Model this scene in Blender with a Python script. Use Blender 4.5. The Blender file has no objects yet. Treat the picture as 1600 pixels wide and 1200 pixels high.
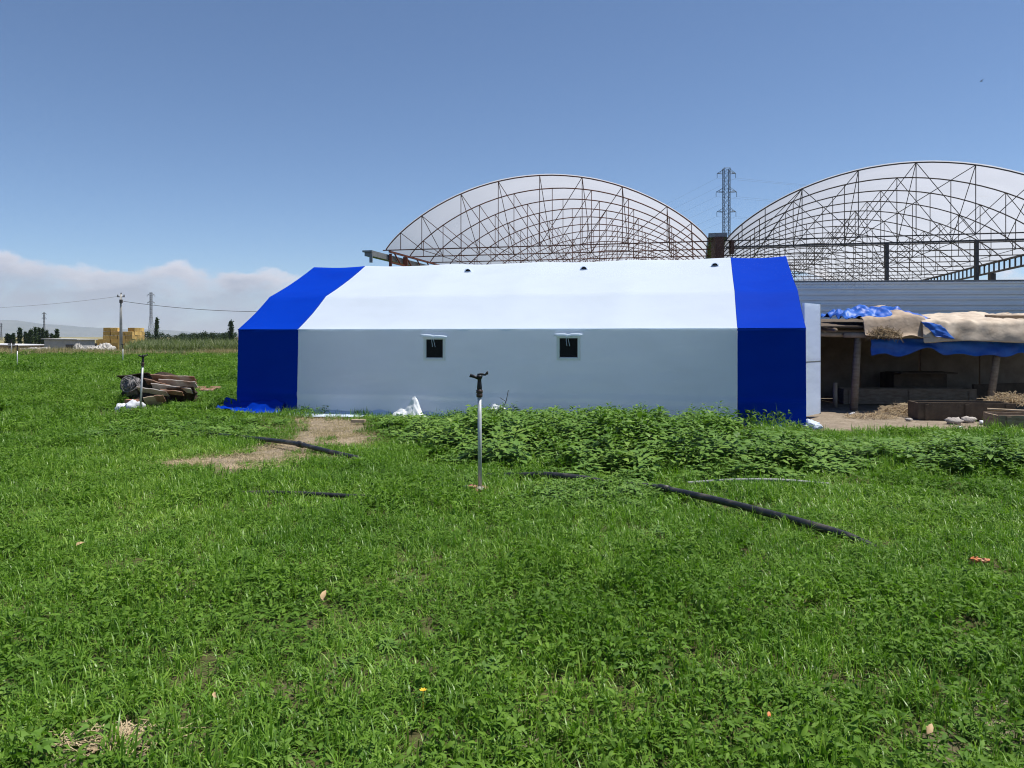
import bpy, math, random
import numpy as np
from mathutils import Vector, Matrix, noise as mn

R = random.Random(7)
NP = np.random.default_rng(11)
sc = bpy.context.scene
C = sc.collection
rad = math.radians

# ------------------------------------------------------------------ camera, sky, sun, exposure
F, HOR, EYE = 1209.0, 526.0, 1.6          # focal length and horizon row measured on the 1600 x 1200 photograph
cam = bpy.data.cameras.new('camera'); camo = bpy.data.objects.new('camera', cam); C.objects.link(camo)
cam.sensor_width = 36; cam.lens = 36 * F / 1600; cam.shift_y = -(600 - HOR) / 1600
cam.clip_start = 0.05; cam.clip_end = 40000
camo.location = (0, 0, EYE); camo.rotation_euler = (rad(90), 0, 0)
sc.camera = camo

SUN_EL, SUN_AZ = rad(68), rad(6)          # azimuth measured from +X towards +Y
world = bpy.data.worlds.new('World'); sc.world = world; world.use_nodes = True
wt = world.node_tree; wt.nodes.clear()
def WN(t, **k):
    n = wt.nodes.new(t)
    for a, b in k.items(): setattr(n, a, b)
    return n
def wmath(op, a, b=None, clamp=False):
    n = WN('ShaderNodeMath', operation=op, use_clamp=clamp)
    for i, v in enumerate((a, b)):
        if v is None: continue
        if isinstance(v, (int, float)): n.inputs[i].default_value = v
        else: wt.links.new(v, n.inputs[i])
    return n.outputs[0]
sky = WN('ShaderNodeTexSky', sky_type='NISHITA', sun_disc=False, sun_elevation=SUN_EL,
         sun_rotation=rad(90) - SUN_AZ, altitude=900, air_density=0.86, dust_density=0.0, ozone_density=5.5)
bg = WN('ShaderNodeBackground'); bg.inputs[1].default_value = 0.086
wt.links.new(sky.outputs[0], bg.inputs[0])
tc = WN('ShaderNodeTexCoord'); sep = WN('ShaderNodeSeparateXYZ'); wt.links.new(tc.outputs['Generated'], sep.inputs[0])
zz = sep.outputs[2]
mp = WN('ShaderNodeMapping'); mp.inputs['Scale'].default_value = (7.5, 7.5, 16); wt.links.new(tc.outputs['Generated'], mp.inputs[0])
n1 = WN('ShaderNodeTexNoise'); n1.inputs['Scale'].default_value = 1.0; n1.inputs['Detail'].default_value = 8; n1.inputs['Roughness'].default_value = .55
wt.links.new(mp.outputs[0], n1.inputs[0])
mp2 = WN('ShaderNodeMapping'); mp2.inputs['Scale'].default_value = (19, 19, 34); mp2.inputs['Location'].default_value = (3.1, 1.7, 0); wt.links.new(tc.outputs['Generated'], mp2.inputs[0])
n2 = WN('ShaderNodeTexNoise'); n2.inputs['Scale'].default_value = 1.0; n2.inputs['Detail'].default_value = 7
wt.links.new(mp2.outputs[0], n2.inputs[0])
# cloud bank standing on the horizon all the way round: its upper edge is ragged
mpx = WN('ShaderNodeVectorMath', operation='DOT_PRODUCT'); wt.links.new(tc.outputs['Generated'], mpx.inputs[0]); mpx.inputs[1].default_value = (-.62, .35, 0)
top = wmath('ADD', wmath('MULTIPLY', n1.outputs[0], 0.085), wmath('MULTIPLY', mpx.outputs['Value'], 0.030))
top = wmath('ADD', top, wmath('MULTIPLY', n2.outputs[0], 0.056))
edge = wmath('SUBTRACT', top, zz)
mask = WN('ShaderNodeMapRange', interpolation_type='SMOOTHSTEP'); wt.links.new(edge, mask.inputs[0])
mask.inputs[1].default_value = -0.001; mask.inputs[2].default_value = 0.014; mask.inputs[3].default_value = 0; mask.inputs[4].default_value = .72
thin = WN('ShaderNodeMapRange'); wt.links.new(n2.outputs[0], thin.inputs[0])
thin.inputs[1].default_value = .30; thin.inputs[2].default_value = .55; thin.inputs[3].default_value = .55; thin.inputs[4].default_value = 1
mk = wmath('MULTIPLY', mask.outputs[0], thin.outputs[0], True)
ccol = WN('ShaderNodeMapRange'); wt.links.new(edge, ccol.inputs[0])
ccol.inputs[1].default_value = 0.004; ccol.inputs[2].default_value = 0.034; ccol.inputs[3].default_value = 1; ccol.inputs[4].default_value = 0
cm = WN('ShaderNodeMix', data_type='RGBA'); cm.inputs[6].default_value = (.51, .47, .55, 1); cm.inputs[7].default_value = (1.2, 1.1, 1.1, 1)
wt.links.new(wmath('MULTIPLY', ccol.outputs[0], wmath('MULTIPLY', n2.outputs[0], 1.5), True), cm.inputs[0])
bg2 = WN('ShaderNodeBackground'); bg2.inputs[1].default_value = 0.60; wt.links.new(cm.outputs[2], bg2.inputs[0])
mxs = WN('ShaderNodeMixShader'); wt.links.new(mk, mxs.inputs[0]); wt.links.new(bg.outputs[0], mxs.inputs[1]); wt.links.new(bg2.outputs[0], mxs.inputs[2])
wo = WN('ShaderNodeOutputWorld'); wt.links.new(mxs.outputs[0], wo.inputs[0])

sl = bpy.data.lights.new('sun', 'SUN'); sl.energy = 4.6; sl.angle = rad(.53); sl.color = (1, .965, .905)
so = bpy.data.objects.new('sun', sl); C.objects.link(so)
sd = Vector((math.cos(SUN_EL) * math.cos(SUN_AZ), math.cos(SUN_EL) * math.sin(SUN_AZ), math.sin(SUN_EL)))
so.rotation_euler = sd.to_track_quat('Z', 'Y').to_euler(); so.location = (20, 10, 60)

vs = sc.view_settings; vs.view_transform = 'Standard'; vs.look = 'None'; vs.gamma = 1; vs.exposure = 0.50; vs.use_curve_mapping = False
cy = sc.cycles
cy.use_denoising = True
try:
    cy.denoiser = 'OPENIMAGEDENOISE'; cy.denoising_input_passes = 'RGB_ALBEDO_NORMAL'; cy.denoising_prefilter = 'FAST'
except Exception: pass
cy.max_bounces = 8; cy.diffuse_bounces = 3; cy.glossy_bounces = 3; cy.transmission_bounces = 6; cy.transparent_max_bounces = 24; cy.volume_bounces = 1
cy.use_adaptive_sampling = False; cy.pixel_filter_type = 'BLACKMAN_HARRIS'; cy.filter_width = 1.1
cy.caustics_reflective = False; cy.caustics_refractive = False

# ------------------------------------------------------------------ small helpers
def ground_z(x, y):
    """The field is flat with slight swells and drops about a metre beyond its far edge."""
    z = 0.0
    if y > 66: z -= 1.2 * min(1, (y - 66) / 22) ** 1.2
    return z
def gp(px, py, z=0.0):
    Y = F * (EYE - z) / (py - HOR); return Vector(((px - 800) / F * Y, Y, z))
def at(px, py, Y):
    return Vector(((px - 800) / F * Y, Y, EYE + (HOR - py) / F * Y))
def nz(x, y, z=0.0): return mn.noise(Vector((x, y, z)))

ORI = {}
class MB:
    """collects shapes in world coordinates, then links them as one mesh object"""
    def __init__(s): s.v = []; s.f = []; s.smooth = False
    def quad(s, a, b, c, d):
        i = len(s.v); s.v += [Vector(a), Vector(b), Vector(c), Vector(d)]; s.f.append((i, i+1, i+2, i+3)); return s
    def box(s, c, size, M=None):
        i = len(s.v); hx, hy, hz = size[0]/2, size[1]/2, size[2]/2
        M = M or Matrix.Identity(3)
        for sx, sy, sz in ((-1,-1,-1),(1,-1,-1),(1,1,-1),(-1,1,-1),(-1,-1,1),(1,-1,1),(1,1,1),(-1,1,1)):
            s.v.append(Vector(c) + M @ Vector((sx*hx, sy*hy, sz*hz)))
        for f in ((0,3,2,1),(4,5,6,7),(0,1,5,4),(1,2,6,5),(2,3,7,6),(3,0,4,7)): s.f.append(tuple(i+k for k in f))
        return s
    def beam(s, p, q, w, h, up=(0,0,1)):
        p, q = Vector(p), Vector(q); d = (q-p).normalized(); side = d.cross(Vector(up))
        if side.length < 1e-4: side = Vector((1,0,0))
        side.normalize(); u2 = side.cross(d)
        M = Matrix((d, side, u2)).transposed()
        return s.box((p+q)/2, ((q-p).length, w, h), M)
    def tube(s, pts, r, n=6, cap=True):
        pts = [Vector(p) for p in pts]; rs = r if isinstance(r, (list, tuple)) else [r]*len(pts)
        i0 = len(s.v); prev = None
        for k, p in enumerate(pts):
            d = (pts[min(k+1, len(pts)-1)] - pts[max(k-1, 0)]).normalized()
            a = prev if prev is not None else (Vector((0,0,1)) if abs(d.z) < .9 else Vector((1,0,0)))
            x = (a - d*a.dot(d)).normalized(); y = d.cross(x); prev = x
            for j in range(n):
                t = 2*math.pi*j/n; s.v.append(p + (x*math.cos(t) + y*math.sin(t))*rs[k])
        for k in range(len(pts)-1):
            for j in range(n):
                a = i0+k*n+j; b = i0+k*n+(j+1) % n; s.f.append((a, b, b+n, a+n))
        if cap:
            s.f.append(tuple(i0+j for j in reversed(range(n)))); e = i0+(len(pts)-1)*n; s.f.append(tuple(e+j for j in range(n)))
        return s
    def lathe(s, c, prof, n=12):
        return s.tube([Vector(c)+Vector((0,0,z)) for _, z in prof], [max(r, .0005) for r, _ in prof], n)
    def grid(s, nu, nv, fn, skip=None):
        i0 = len(s.v)
        for j in range(nv+1):
            for i in range(nu+1): s.v.append(Vector(fn(i/nu, j/nv)))
        for j in range(nv):
            for i in range(nu):
                if skip and skip(i, j): continue
                a = i0+j*(nu+1)+i; s.f.append((a, a+1, a+nu+2, a+nu+1))
        return s
    def blob(s, c, r, nu=14, nv=9, amp=.25, fr=2.0, seed=0):
        i0 = len(s.v); c = Vector(c); r = Vector(r)
        for j in range(nv+1):
            for i in range(nu):
                th = math.pi*j/nv; ph = 2*math.pi*i/nu
                d = Vector((math.sin(th)*math.cos(ph), math.sin(th)*math.sin(ph), math.cos(th)))
                k = 1 + amp*mn.noise(d*fr+Vector((seed*3.7, seed, 0))) + .4*amp*mn.noise(d*fr*3+Vector((seed, 9, 1)))
                s.v.append(c + Vector((d.x*r.x, d.y*r.y, d.z*r.z))*k)
        for j in range(nv):
            for i in range(nu):
                a = i0+j*nu+i; b = i0+j*nu+(i+1) % nu; s.f.append((a, a+nu, b+nu, b))
        return s
    def build(s, name, m, parent=None, smooth=None, origin=None):
        o3 = Vector(origin) if origin is not None else (ORI.get(parent.name, Vector()) if parent else Vector())
        me = bpy.data.meshes.new(name); me.from_pydata([tuple(v-o3) for v in s.v], [], s.f); me.update()
        if m: me.materials.append(m)
        if smooth if smooth is not None else s.smooth:
            me.polygons.foreach_set('use_smooth', [True]*len(me.polygons))
        o = bpy.data.objects.new(name, me); C.objects.link(o)
        if parent: o.parent = parent
        elif origin is not None: o.location = o3
        ORI[o.name] = o3
        return o
def solid(o, t, off=0):
    m = o.modifiers.new('thickness', 'SOLIDIFY'); m.thickness = t; m.offset = off; return o
def tag(o, label=None, cat=None, group=None, kind=None):
    if label: o['label'] = label
    if cat: o['category'] = cat
    if group: o['group'] = group
    if kind: o['kind'] = kind
    return o
def empty(name, loc, label, cat, group=None):
    o = bpy.data.objects.new(name, None); C.objects.link(o); o.location = loc; o.empty_display_size = .2
    ORI[o.name] = Vector(loc); return tag(o, label, cat, group)
def kids(o): return [c for c in bpy.data.objects if c.parent == o]
def copy_tree(o, parent=None):
    c = o.copy(); C.objects.link(c)
    if parent: c.parent = parent
    for ch in list(o.children): copy_tree(ch, c)
    return c

# ------------------------------------------------------------------ materials
def mat(name, c1, c2=None, scale=3.0, rough=.7, bump=0.0, bscale=None, spec=.3, metal=0.0, detail=5, dirt=None, dscale=1.0, stretch=None):
    m = bpy.data.materials.new(name); m.use_nodes = True; t = m.node_tree; b = t.nodes['Principled BSDF']
    b.inputs['Roughness'].default_value = rough; b.inputs['Metallic'].default_value = metal; b.inputs['Specular IOR Level'].default_value = spec
    geo = t.nodes.new('ShaderNodeTexCoord'); vec = geo.outputs['Object']
    if stretch:
        q = t.nodes.new('ShaderNodeMapping'); q.inputs['Scale'].default_value = stretch; t.links.new(vec, q.inputs[0]); vec = q.outputs[0]
    def noise(s, d=detail):
        n = t.nodes.new('ShaderNodeTexNoise'); n.inputs['Scale'].default_value = s; n.inputs['Detail'].default_value = d; n.inputs['Roughness'].default_value = .6
        t.links.new(vec, n.inputs['Vector']); return n.outputs[0]
    def ramp(f, lo, hi):
        r = t.nodes.new('ShaderNodeMapRange'); t.links.new(f, r.inputs[0]); r.inputs[1].default_value = lo; r.inputs[2].default_value = hi; return r.outputs[0]
    def mix(f, a, c):
        x = t.nodes.new('ShaderNodeMix'); x.data_type = 'RGBA'; t.links.new(f, x.inputs[0])
        for k, v in ((6, a), (7, c)):
            if isinstance(v, tuple): x.inputs[k].default_value = (*v, 1)
            else: t.links.new(v, x.inputs[k])
        return x.outputs[2]
    col = c1
    if c2: col = mix(ramp(noise(scale), .32, .68), c1, c2)
    if dirt: col = mix(ramp(noise(dscale, 8), .52, .75), col, dirt)
    if isinstance(col, tuple): b.inputs['Base Color'].default_value = (*col, 1)
    else: t.links.new(col, b.inputs['Base Color'])
    if bump:
        bn = t.nodes.new('ShaderNodeBump'); bn.inputs['Strength'].default_value = bump; bn.inputs['Distance'].default_value = .02
        t.links.new(noise(bscale or scale*4), bn.inputs['Height']); t.links.new(bn.outputs[0], b.inputs['Normal'])
    return m

def leaf_mat(name, cols, trans=.35, rough=.5, wscale=.5, spec=.35, wmix=.5):
    """leaf-by-leaf and patch-by-patch colour variation, some light passing through"""
    m = bpy.data.materials.new(name); m.use_nodes = True; t = m.node_tree; b = t.nodes['Principled BSDF']
    b.inputs['Roughness'].default_value = rough; b.inputs['Specular IOR Level'].default_value = spec
    g = t.nodes.new('ShaderNodeNewGeometry'); oi = t.nodes.new('ShaderNodeObjectInfo')
    n = t.nodes.new('ShaderNodeTexNoise'); n.inputs['Scale'].default_value = wscale; n.inputs['Detail'].default_value = 4
    t.links.new(g.outputs['Position'], n.inputs['Vector'])
    def M(op, a, c):
        k = t.nodes.new('ShaderNodeMath'); k.operation = op
        for i, v in enumerate((a, c)):
            if isinstance(v, (int, float)): k.inputs[i].default_value = v
            else: t.links.new(v, k.inputs[i])
        return k.outputs[0]
    f = M('ADD', M('MULTIPLY', g.outputs['Random Per Island'], .42), M('MULTIPLY', oi.outputs['Random'], .18))
    f = M('ADD', f, M('MULTIPLY', M('SUBTRACT', n.outputs[0], .5), wmix * 2))
    f = M('ADD', f, .2)
    cr = t.nodes.new('ShaderNodeValToRGB'); e = cr.color_ramp.elements
    while len(e) < len(cols): e.new(.5)
    for i, (p, c) in enumerate(cols): e[i].position = p; e[i].color = (*c, 1)
    t.links.new(f, cr.inputs[0]); t.links.new(cr.outputs[0], b.inputs['Base Color'])
    tr = t.nodes.new('ShaderNodeBsdfTranslucent')
    hs = t.nodes.new('ShaderNodeMix'); hs.data_type = 'RGBA'; hs.blend_type = 'MULTIPLY'; hs.inputs[0].default_value = 1; hs.inputs[7].default_value = (1.25, 1.5, .6, 1)
    t.links.new(cr.outputs[0], hs.inputs[6]); t.links.new(hs.outputs[2], tr.inputs[0])
    mx = t.nodes.new('ShaderNodeMixShader'); mx.inputs[0].default_value = trans
    t.links.new(b.outputs[0], mx.inputs[1]); t.links.new(tr.outputs[0], mx.inputs[2])
    t.links.new(mx.outputs[0], t.nodes['Material Output'].inputs[0])
    return m

def fabric(name, c, dirt=None, rough=.55, spec=.3, trans=0.0):
    m = bpy.data.materials.new(name); m.use_nodes = True; t = m.node_tree; b = t.nodes['Principled BSDF']
    b.inputs['Roughness'].default_value = rough; b.inputs['Specular IOR Level'].default_value = spec
    tcn = t.nodes.new('ShaderNodeTexCoord')
    def N(s, sc3, d=4):
        q = t.nodes.new('ShaderNodeMapping'); q.inputs['Scale'].default_value = sc3; t.links.new(tcn.outputs['Object'], q.inputs[0])
        n = t.nodes.new('ShaderNodeTexNoise'); n.inputs['Scale'].default_value = s; n.inputs['Detail'].default_value = d; t.links.new(q.outputs[0], n.inputs[0]); return n.outputs[0]
    a = N(1.1, (1, 1, 2.2), 6)
    x = t.nodes.new('ShaderNodeMix'); x.data_type = 'RGBA'; x.inputs[6].default_value = (*c, 1); x.inputs[7].default_value = (*(dirt or tuple(k*.86 for k in c)), 1)
    r = t.nodes.new('ShaderNodeMapRange'); r.inputs[1].default_value = .45; r.inputs[2].default_value = .8; r.inputs[4].default_value = .8; t.links.new(a, r.inputs[0]); t.links.new(r.outputs[0], x.inputs[0])
    t.links.new(x.outputs[2], b.inputs['Base Color'])
    b1 = t.nodes.new('ShaderNodeBump'); b1.inputs['Strength'].default_value = .35; b1.inputs['Distance'].default_value = .03; t.links.new(N(1.6, (1, 1, 3)), b1.inputs['Height'])
    b2 = t.nodes.new('ShaderNodeBump'); b2.inputs['Strength'].default_value = .12; b2.inputs['Distance'].default_value = .004; t.links.new(N(60, (1, 1, 1), 2), b2.inputs['Height']); t.links.new(b1.outputs[0], b2.inputs['Normal'])
    t.links.new(b2.outputs[0], b.inputs['Normal'])
    if trans:                                           # thin coated cloth lets some daylight through
        tr = t.nodes.new('ShaderNodeBsdfTranslucent'); t.links.new(x.outputs[2], tr.inputs[0]); t.links.new(b2.outputs[0], tr.inputs['Normal'])
        ms = t.nodes.new('ShaderNodeMixShader'); ms.inputs[0].default_value = trans
        t.links.new(b.outputs[0], ms.inputs[1]); t.links.new(tr.outputs[0], ms.inputs[2]); t.links.new(ms.outputs[0], t.nodes['Material Output'].inputs[0])
    return m

M_white = fabric('white_tarpaulin', (.77, .86, .97), (.72, .80, .90), trans=.42)
M_blue = fabric('blue_tarpaulin', (.0003, .033, .37), (.0003, .026, .32), .65, .03)
M_frame = mat('white_window_tape', (.80, .82, .84), rough=.35, spec=.5)
M_net = mat('dark_net', (.012, .012, .014), rough=.9)
M_wood = mat('weathered_wood', (.20, .14, .09), (.32, .25, .18), 6, .85, .5, 30, stretch=(1, 1, 4))
M_wood2 = mat('pale_wood', (.34, .26, .17), (.46, .37, .26), 5, .85, .5, 25)
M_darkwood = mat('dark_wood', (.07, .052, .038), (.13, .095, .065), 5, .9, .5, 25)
M_rust = mat('rusty_sheet', (.17, .08, .05), (.30, .18, .12), 5, .85, .5, 20, dirt=(.42, .36, .32), dscale=2)
M_grey_sheet = mat('grey_weathered_sheet', (.34, .31, .285), (.46, .43, .40), 4, .85, .5, 18, dirt=(.25, .13, .08), dscale=2.2)
M_burnt = mat('charred_scrap', (.02, .015, .012), (.06, .04, .03), 5, .95, .8, 14)
M_steel_red = mat('red_oxide_steel', (.13, .072, .055), (.19, .085, .06), 3, .7)
M_steel_red2 = mat('red_primer_steel', (.26, .075, .04), (.18, .06, .04), 4, .65)
M_steel_dark = mat('dark_steel', (.065, .060, .060), (.115, .095, .085), 3, .6)
M_galv = mat('galvanised_steel', (.22, .235, .25), (.16, .175, .19), 9, .45, spec=.5, metal=.4)
M_pole_galv = mat('galvanised_pipe', (.55, .56, .56), (.42, .43, .43), 20, .4, spec=.5, metal=.3)
M_black = mat('black_plastic', (.012, .012, .013), (.03, .03, .032), 20, .38, .2, 60, spec=.5, dirt=(.12, .10, .075), dscale=6)
M_blackhead = mat('black_cast_plastic', (.012, .011, .013), rough=.5, spec=.4)
M_corr = mat('coated_steel_sheet', (.70, .78, .83), (.62, .70, .76), 1.2, .38, spec=.5, metal=.0, stretch=(1, 1, 6))
M_concrete = mat('concrete', (.34, .33, .31), (.44, .43, .40), 3, .9, .3, 30)
M_grey_block = mat('grey_blockwork', (.30, .30, .31), (.38, .37, .37), 2, .9, .4, 12)
M_mud = mat('mud_wall', (.19, .14, .10), (.29, .225, .165), 2.5, .95, .5, 14)
M_hay = mat('pressed_straw', (.56, .36, .11), (.70, .47, .16), 5, .95, .8, 16)
ht_ = M_hay.node_tree; hb_ = ht_.nodes['Principled BSDF']; src = hb_.inputs['Base Color'].links[0].from_socket
ho = ht_.nodes.new('ShaderNodeObjectInfo'); hr = ht_.nodes.new('ShaderNodeMapRange'); hr.inputs[3].default_value = .6; hr.inputs[4].default_value = 1.15; ht_.links.new(ho.outputs['Random'], hr.inputs[0])
hm_ = ht_.nodes.new('ShaderNodeVectorMath'); hm_.operation = 'SCALE'; ht_.links.new(src, hm_.inputs[0]); ht_.links.new(hr.outputs[0], hm_.inputs['Scale']); ht_.links.new(hm_.outputs[0], hb_.inputs['Base Color'])
M_straw = mat('loose_straw', (.34, .25, .14), (.52, .41, .26), 30, .95)
M_stone = mat('field_stone', (.34, .30, .27), (.46, .42, .38), 9, .9, .5, 40)
M_brick = mat('broken_brick', (.34, .14, .085), (.44, .24, .17), 12, .9, .5, 40)
M_whitebag = mat('white_plastic_sack', (.80, .80, .82), (.70, .71, .74), 6, .45, .5, 8)
M_greybag = mat('grey_woven_sack', (.50, .52, .56), (.62, .63, .66), 9, .6, .6, 10)
M_beige = mat('beige_canvas', (.44, .36, .28), (.56, .47, .37), 3, .85, .6, 9, dirt=(.30, .23, .165), dscale=2.2)
M_burlap = mat('brown_sacking', (.33, .25, .18), (.42, .33, .25), 5, .9, .6, 14)
M_bluetarp = mat('blue_plastic_sheet', (.008, .06, .34), (.02, .13, .50), 3, .5, .5, 7, spec=.35)
M_far_white = mat('far_white_roof', (.62, .62, .64), rough=.6)
M_rubble = mat('pale_rubble', (.40, .375, .34), (.54, .51, .47), 1.2, .9, .7, 4)
M_trunk = mat('bark', (.09, .07, .05), (.14, .11, .085), 8, .9, .5, 30)
M_pylon = mat('pylon_steel', (.07, .095, .13), rough=.6)
M_pylon_far = mat('pylon_steel_pale', (.16, .17, .19), rough=.6)  # paler, greyer steel colour, used on the distant pylons only
M_wire = mat('cable', (.05, .05, .055), rough=.6)
M_orange = mat('orange_litter', (.62, .16, .04), (.50, .24, .12), 30, .7)
M_dryleaf = mat('dry_leaf', (.50, .36, .20), (.38, .24, .12), 30, .85)
M_petal = mat('yellow_petal', (.75, .45, .03), rough=.7)

# translucent greenhouse film
M_film = bpy.data.materials.new('greenhouse_film'); M_film.use_nodes = True
ft = M_film.node_tree; fb = ft.nodes['Principled BSDF']; fb.inputs['Base Color'].default_value = (.74, .73, .73, 1); fb.inputs['Roughness'].default_value = .5
ftr = ft.nodes.new('ShaderNodeBsdfTranslucent'); ftr.inputs[0].default_value = (.58, .565, .57, 1)
ftp = ft.nodes.new('ShaderNodeBsdfTransparent'); ftp.inputs[0].default_value = (.95, .95, .96, 1)
fg = ft.nodes.new('ShaderNodeTexCoord'); fm = ft.nodes.new('ShaderNodeMapping'); fm.inputs['Scale'].default_value = (.7, .7, .7); ft.links.new(fg.outputs['Object'], fm.inputs[0])
fn = ft.nodes.new('ShaderNodeTexNoise'); fn.inputs['Scale'].default_value = .8; fn.inputs['Detail'].default_value = 6; ft.links.new(fm.outputs[0], fn.inputs[0])
fr = ft.nodes.new('ShaderNodeMapRange'); fr.inputs[3].default_value = .58; fr.inputs[4].default_value = .78; ft.links.new(fn.outputs[0], fr.inputs[0])
fx = ft.nodes.new('ShaderNodeMixShader'); ft.links.new(fr.outputs[0], fx.inputs[0]); ft.links.new(fb.outputs[0], fx.inputs[1]); ft.links.new(ftr.outputs[0], fx.inputs[2])
fy = ft.nodes.new('ShaderNodeMixShader'); fy.inputs[0].default_value = .27; ft.links.new(fx.outputs[0], fy.inputs[1]); ft.links.new(ftp.outputs[0], fy.inputs[2])
ft.links.new(fy.outputs[0], ft.nodes['Material Output'].inputs[0])

# ------------------------------------------------------------------ tent geometry (used by the planting too)
TU, TN = Vector((.9713, -.2379, 0)), Vector((.2379, .9713, 0))
T0 = Vector((-5.80, 16.40, 0)); TL, TW = 11.33, 6.6
def T(s, w, z): return T0 + TU*s + TN*w + Vector((0, 0, z))
def tent_sw(x, y):
    d = Vector((x, y, 0)) - T0; return d.dot(TU), d.dot(TN)

# ------------------------------------------------------------------ bare patches
BARE = [(-3.35, 13.7, .95, .75), (-3.75, 14.75, 1.0, .75), (-2.9, 12.4, .8, .8), (-3.3, 11.2, .55, .8), (-3.55, 10.05, .75, .55), (-2.75, 10.1, .5, .4), (-4.1, 9.7, .4, .3),
        (-3.25, 9.4, .5, .3), (-2.6, 11.6, .6, .5), (-1.55, 3.05, .19, .10), (-1.80, 2.85, .10, .07), (-1.03, 3.66, .11, .06), (2.13, 3.40, .28, .07), (2.05, 3.15, .2, .08), (1.62, 3.02, .10, .07), (-.75, 4.5, .16, .09), (.0, 3.0, .08, .05),
        (-4.2, 7.0, .12, .08), (1.15, 3.1, .1, .06), (-.37, 7.95, .16, .12), (-7.9, 16.4, .6, .3), (-6.6, 17.4, .8, .35)]
def bare(x, y):
    """1 where soil shows, 0 in full growth"""
    b = 0
    for cx, cy, rx, ry in BARE:
        d = math.hypot((x-cx)/rx, (y-cy)/ry) + .45*nz(x*2.3, y*2.3, 4)
        b = max(b, min(1, max(0, (1.25-d)/.5)))
    if x > 4.6:                                         # yard in front of the pen
        d = (y - (13.05 + .25*nz(x*1.3, 2, 1)))/.35
        b = max(b, min(1, max(0, d)))
    s, w = tent_sw(x, y)
    if -.1 < s < TL+.1 and -.15 < w < TW+.2: b = 1
    if 5.6 < x < 30 and y > 13.4: b = 1
    return b

# ------------------------------------------------------------------ ground
def breaks(segs):
    out = []
    for a, b, st in segs:
        n = max(1, round((b-a)/st)); out += [a+(b-a)*i/n for i in range(n)]
    return out + [segs[-1][1]]
xs = breaks([(-13000, -1000, 3000), (-1000, -200, 200), (-200, -40, 20), (-40, -12, 1), (-12, 12, .2), (12, 40, 1), (40, 200, 20), (200, 1000, 200), (1000, 13000, 3000)])
ys = breaks([(-13000, -1000, 3000), (-1000, -100, 180), (-100, -4, 8), (-4, 0, .5), (0, 20, .2), (20, 64, 1), (64, 100, 2), (100, 260, 20), (260, 1000, 150), (1000, 13000, 3000)])
gv = []; gb = []
for y in ys:
    for x in xs:
        z = ground_z(x, y); near = abs(x) < 14 and -4 < y < 22
        if near: z += .018*nz(x*.9, y*.9, 2) - .018
        b = bare(x, y) if near else 0
        if near and b > 0: z += .012*nz(x*5, y*5, 7)*b
        gv.append((x, y, z)); gb.append(b)
nx = len(xs)
gf = [(j*nx+i, j*nx+i+1, (j+1)*nx+i+1, (j+1)*nx+i) for j in range(len(ys)-1) for i in range(nx-1)]
gm = bpy.data.meshes.new('ground'); gm.from_pydata(gv, [], gf); gm.update()
att = gm.attributes.new('bare', 'FLOAT', 'POINT'); att.data.foreach_set('value', gb)
gm.polygons.foreach_set('use_smooth', [True]*len(gm.polygons))
m = bpy.data.materials.new('soil'); m.use_nodes = True; t = m.node_tree; b = t.nodes['Principled BSDF']; b.inputs['Roughness'].default_value = .95; b.inputs['Specular IOR Level'].default_value = .1
def tn(scale, d=6):
    n = t.nodes.new('ShaderNodeTexNoise'); n.inputs['Scale'].default_value = scale; n.inputs['Detail'].default_value = d; n.inputs['Roughness'].default_value = .65; t.links.new(gg.outputs['Position'], n.inputs['Vector']); return n.outputs[0]
def tmix(f, a, c):
    x = t.nodes.new('ShaderNodeMix'); x.data_type = 'RGBA'; t.links.new(f, x.inputs[0])
    for k, v in ((6, a), (7, c)):
        if isinstance(v, tuple): x.inputs[k].default_value = (*v, 1)
        else: t.links.new(v, x.inputs[k])
    return x.outputs[2]
def trange(f, a, c):
    r = t.nodes.new('ShaderNodeMapRange'); r.inputs[1].default_value = a; r.inputs[2].default_value = c; t.links.new(f, r.inputs[0]); return r.outputs[0]
gg = t.nodes.new('ShaderNodeNewGeometry'); ga = t.nodes.new('ShaderNodeAttribute'); ga.attribute_name = 'bare'
soil = tmix(trange(tn(3), .35, .65), (.21, .168, .122), (.31, .255, .19)); soil = tmix(trange(tn(22, 3), .45, .7), soil, (.15, .12, .085))
turf = tmix(trange(tn(4), .3, .7), (.055, .058, .022), (.085, .075, .035))
far = tmix(trange(tn(.02), .4, .6), (.16, .16, .07), (.30, .24, .13))
gs = t.nodes.new('ShaderNodeSeparateXYZ'); t.links.new(gg.outputs['Position'], gs.inputs[0])
cover = tmix(trange(gs.outputs[1], 60, 66), turf, far)
t.links.new(tmix(ga.outputs['Fac'], cover, soil), b.inputs['Base Color'])
bp = t.nodes.new('ShaderNodeBump'); bp.inputs['Strength'].default_value = .7; bp.inputs['Distance'].default_value = .03; t.links.new(tn(14), bp.inputs['Height']); t.links.new(bp.outputs[0], b.inputs['Normal'])
gm.materials.append(m)
go = bpy.data.objects.new('ground', gm); C.objects.link(go); tag(go, 'brown soil of the field and yard under the grass', 'ground', kind='structure')

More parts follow.
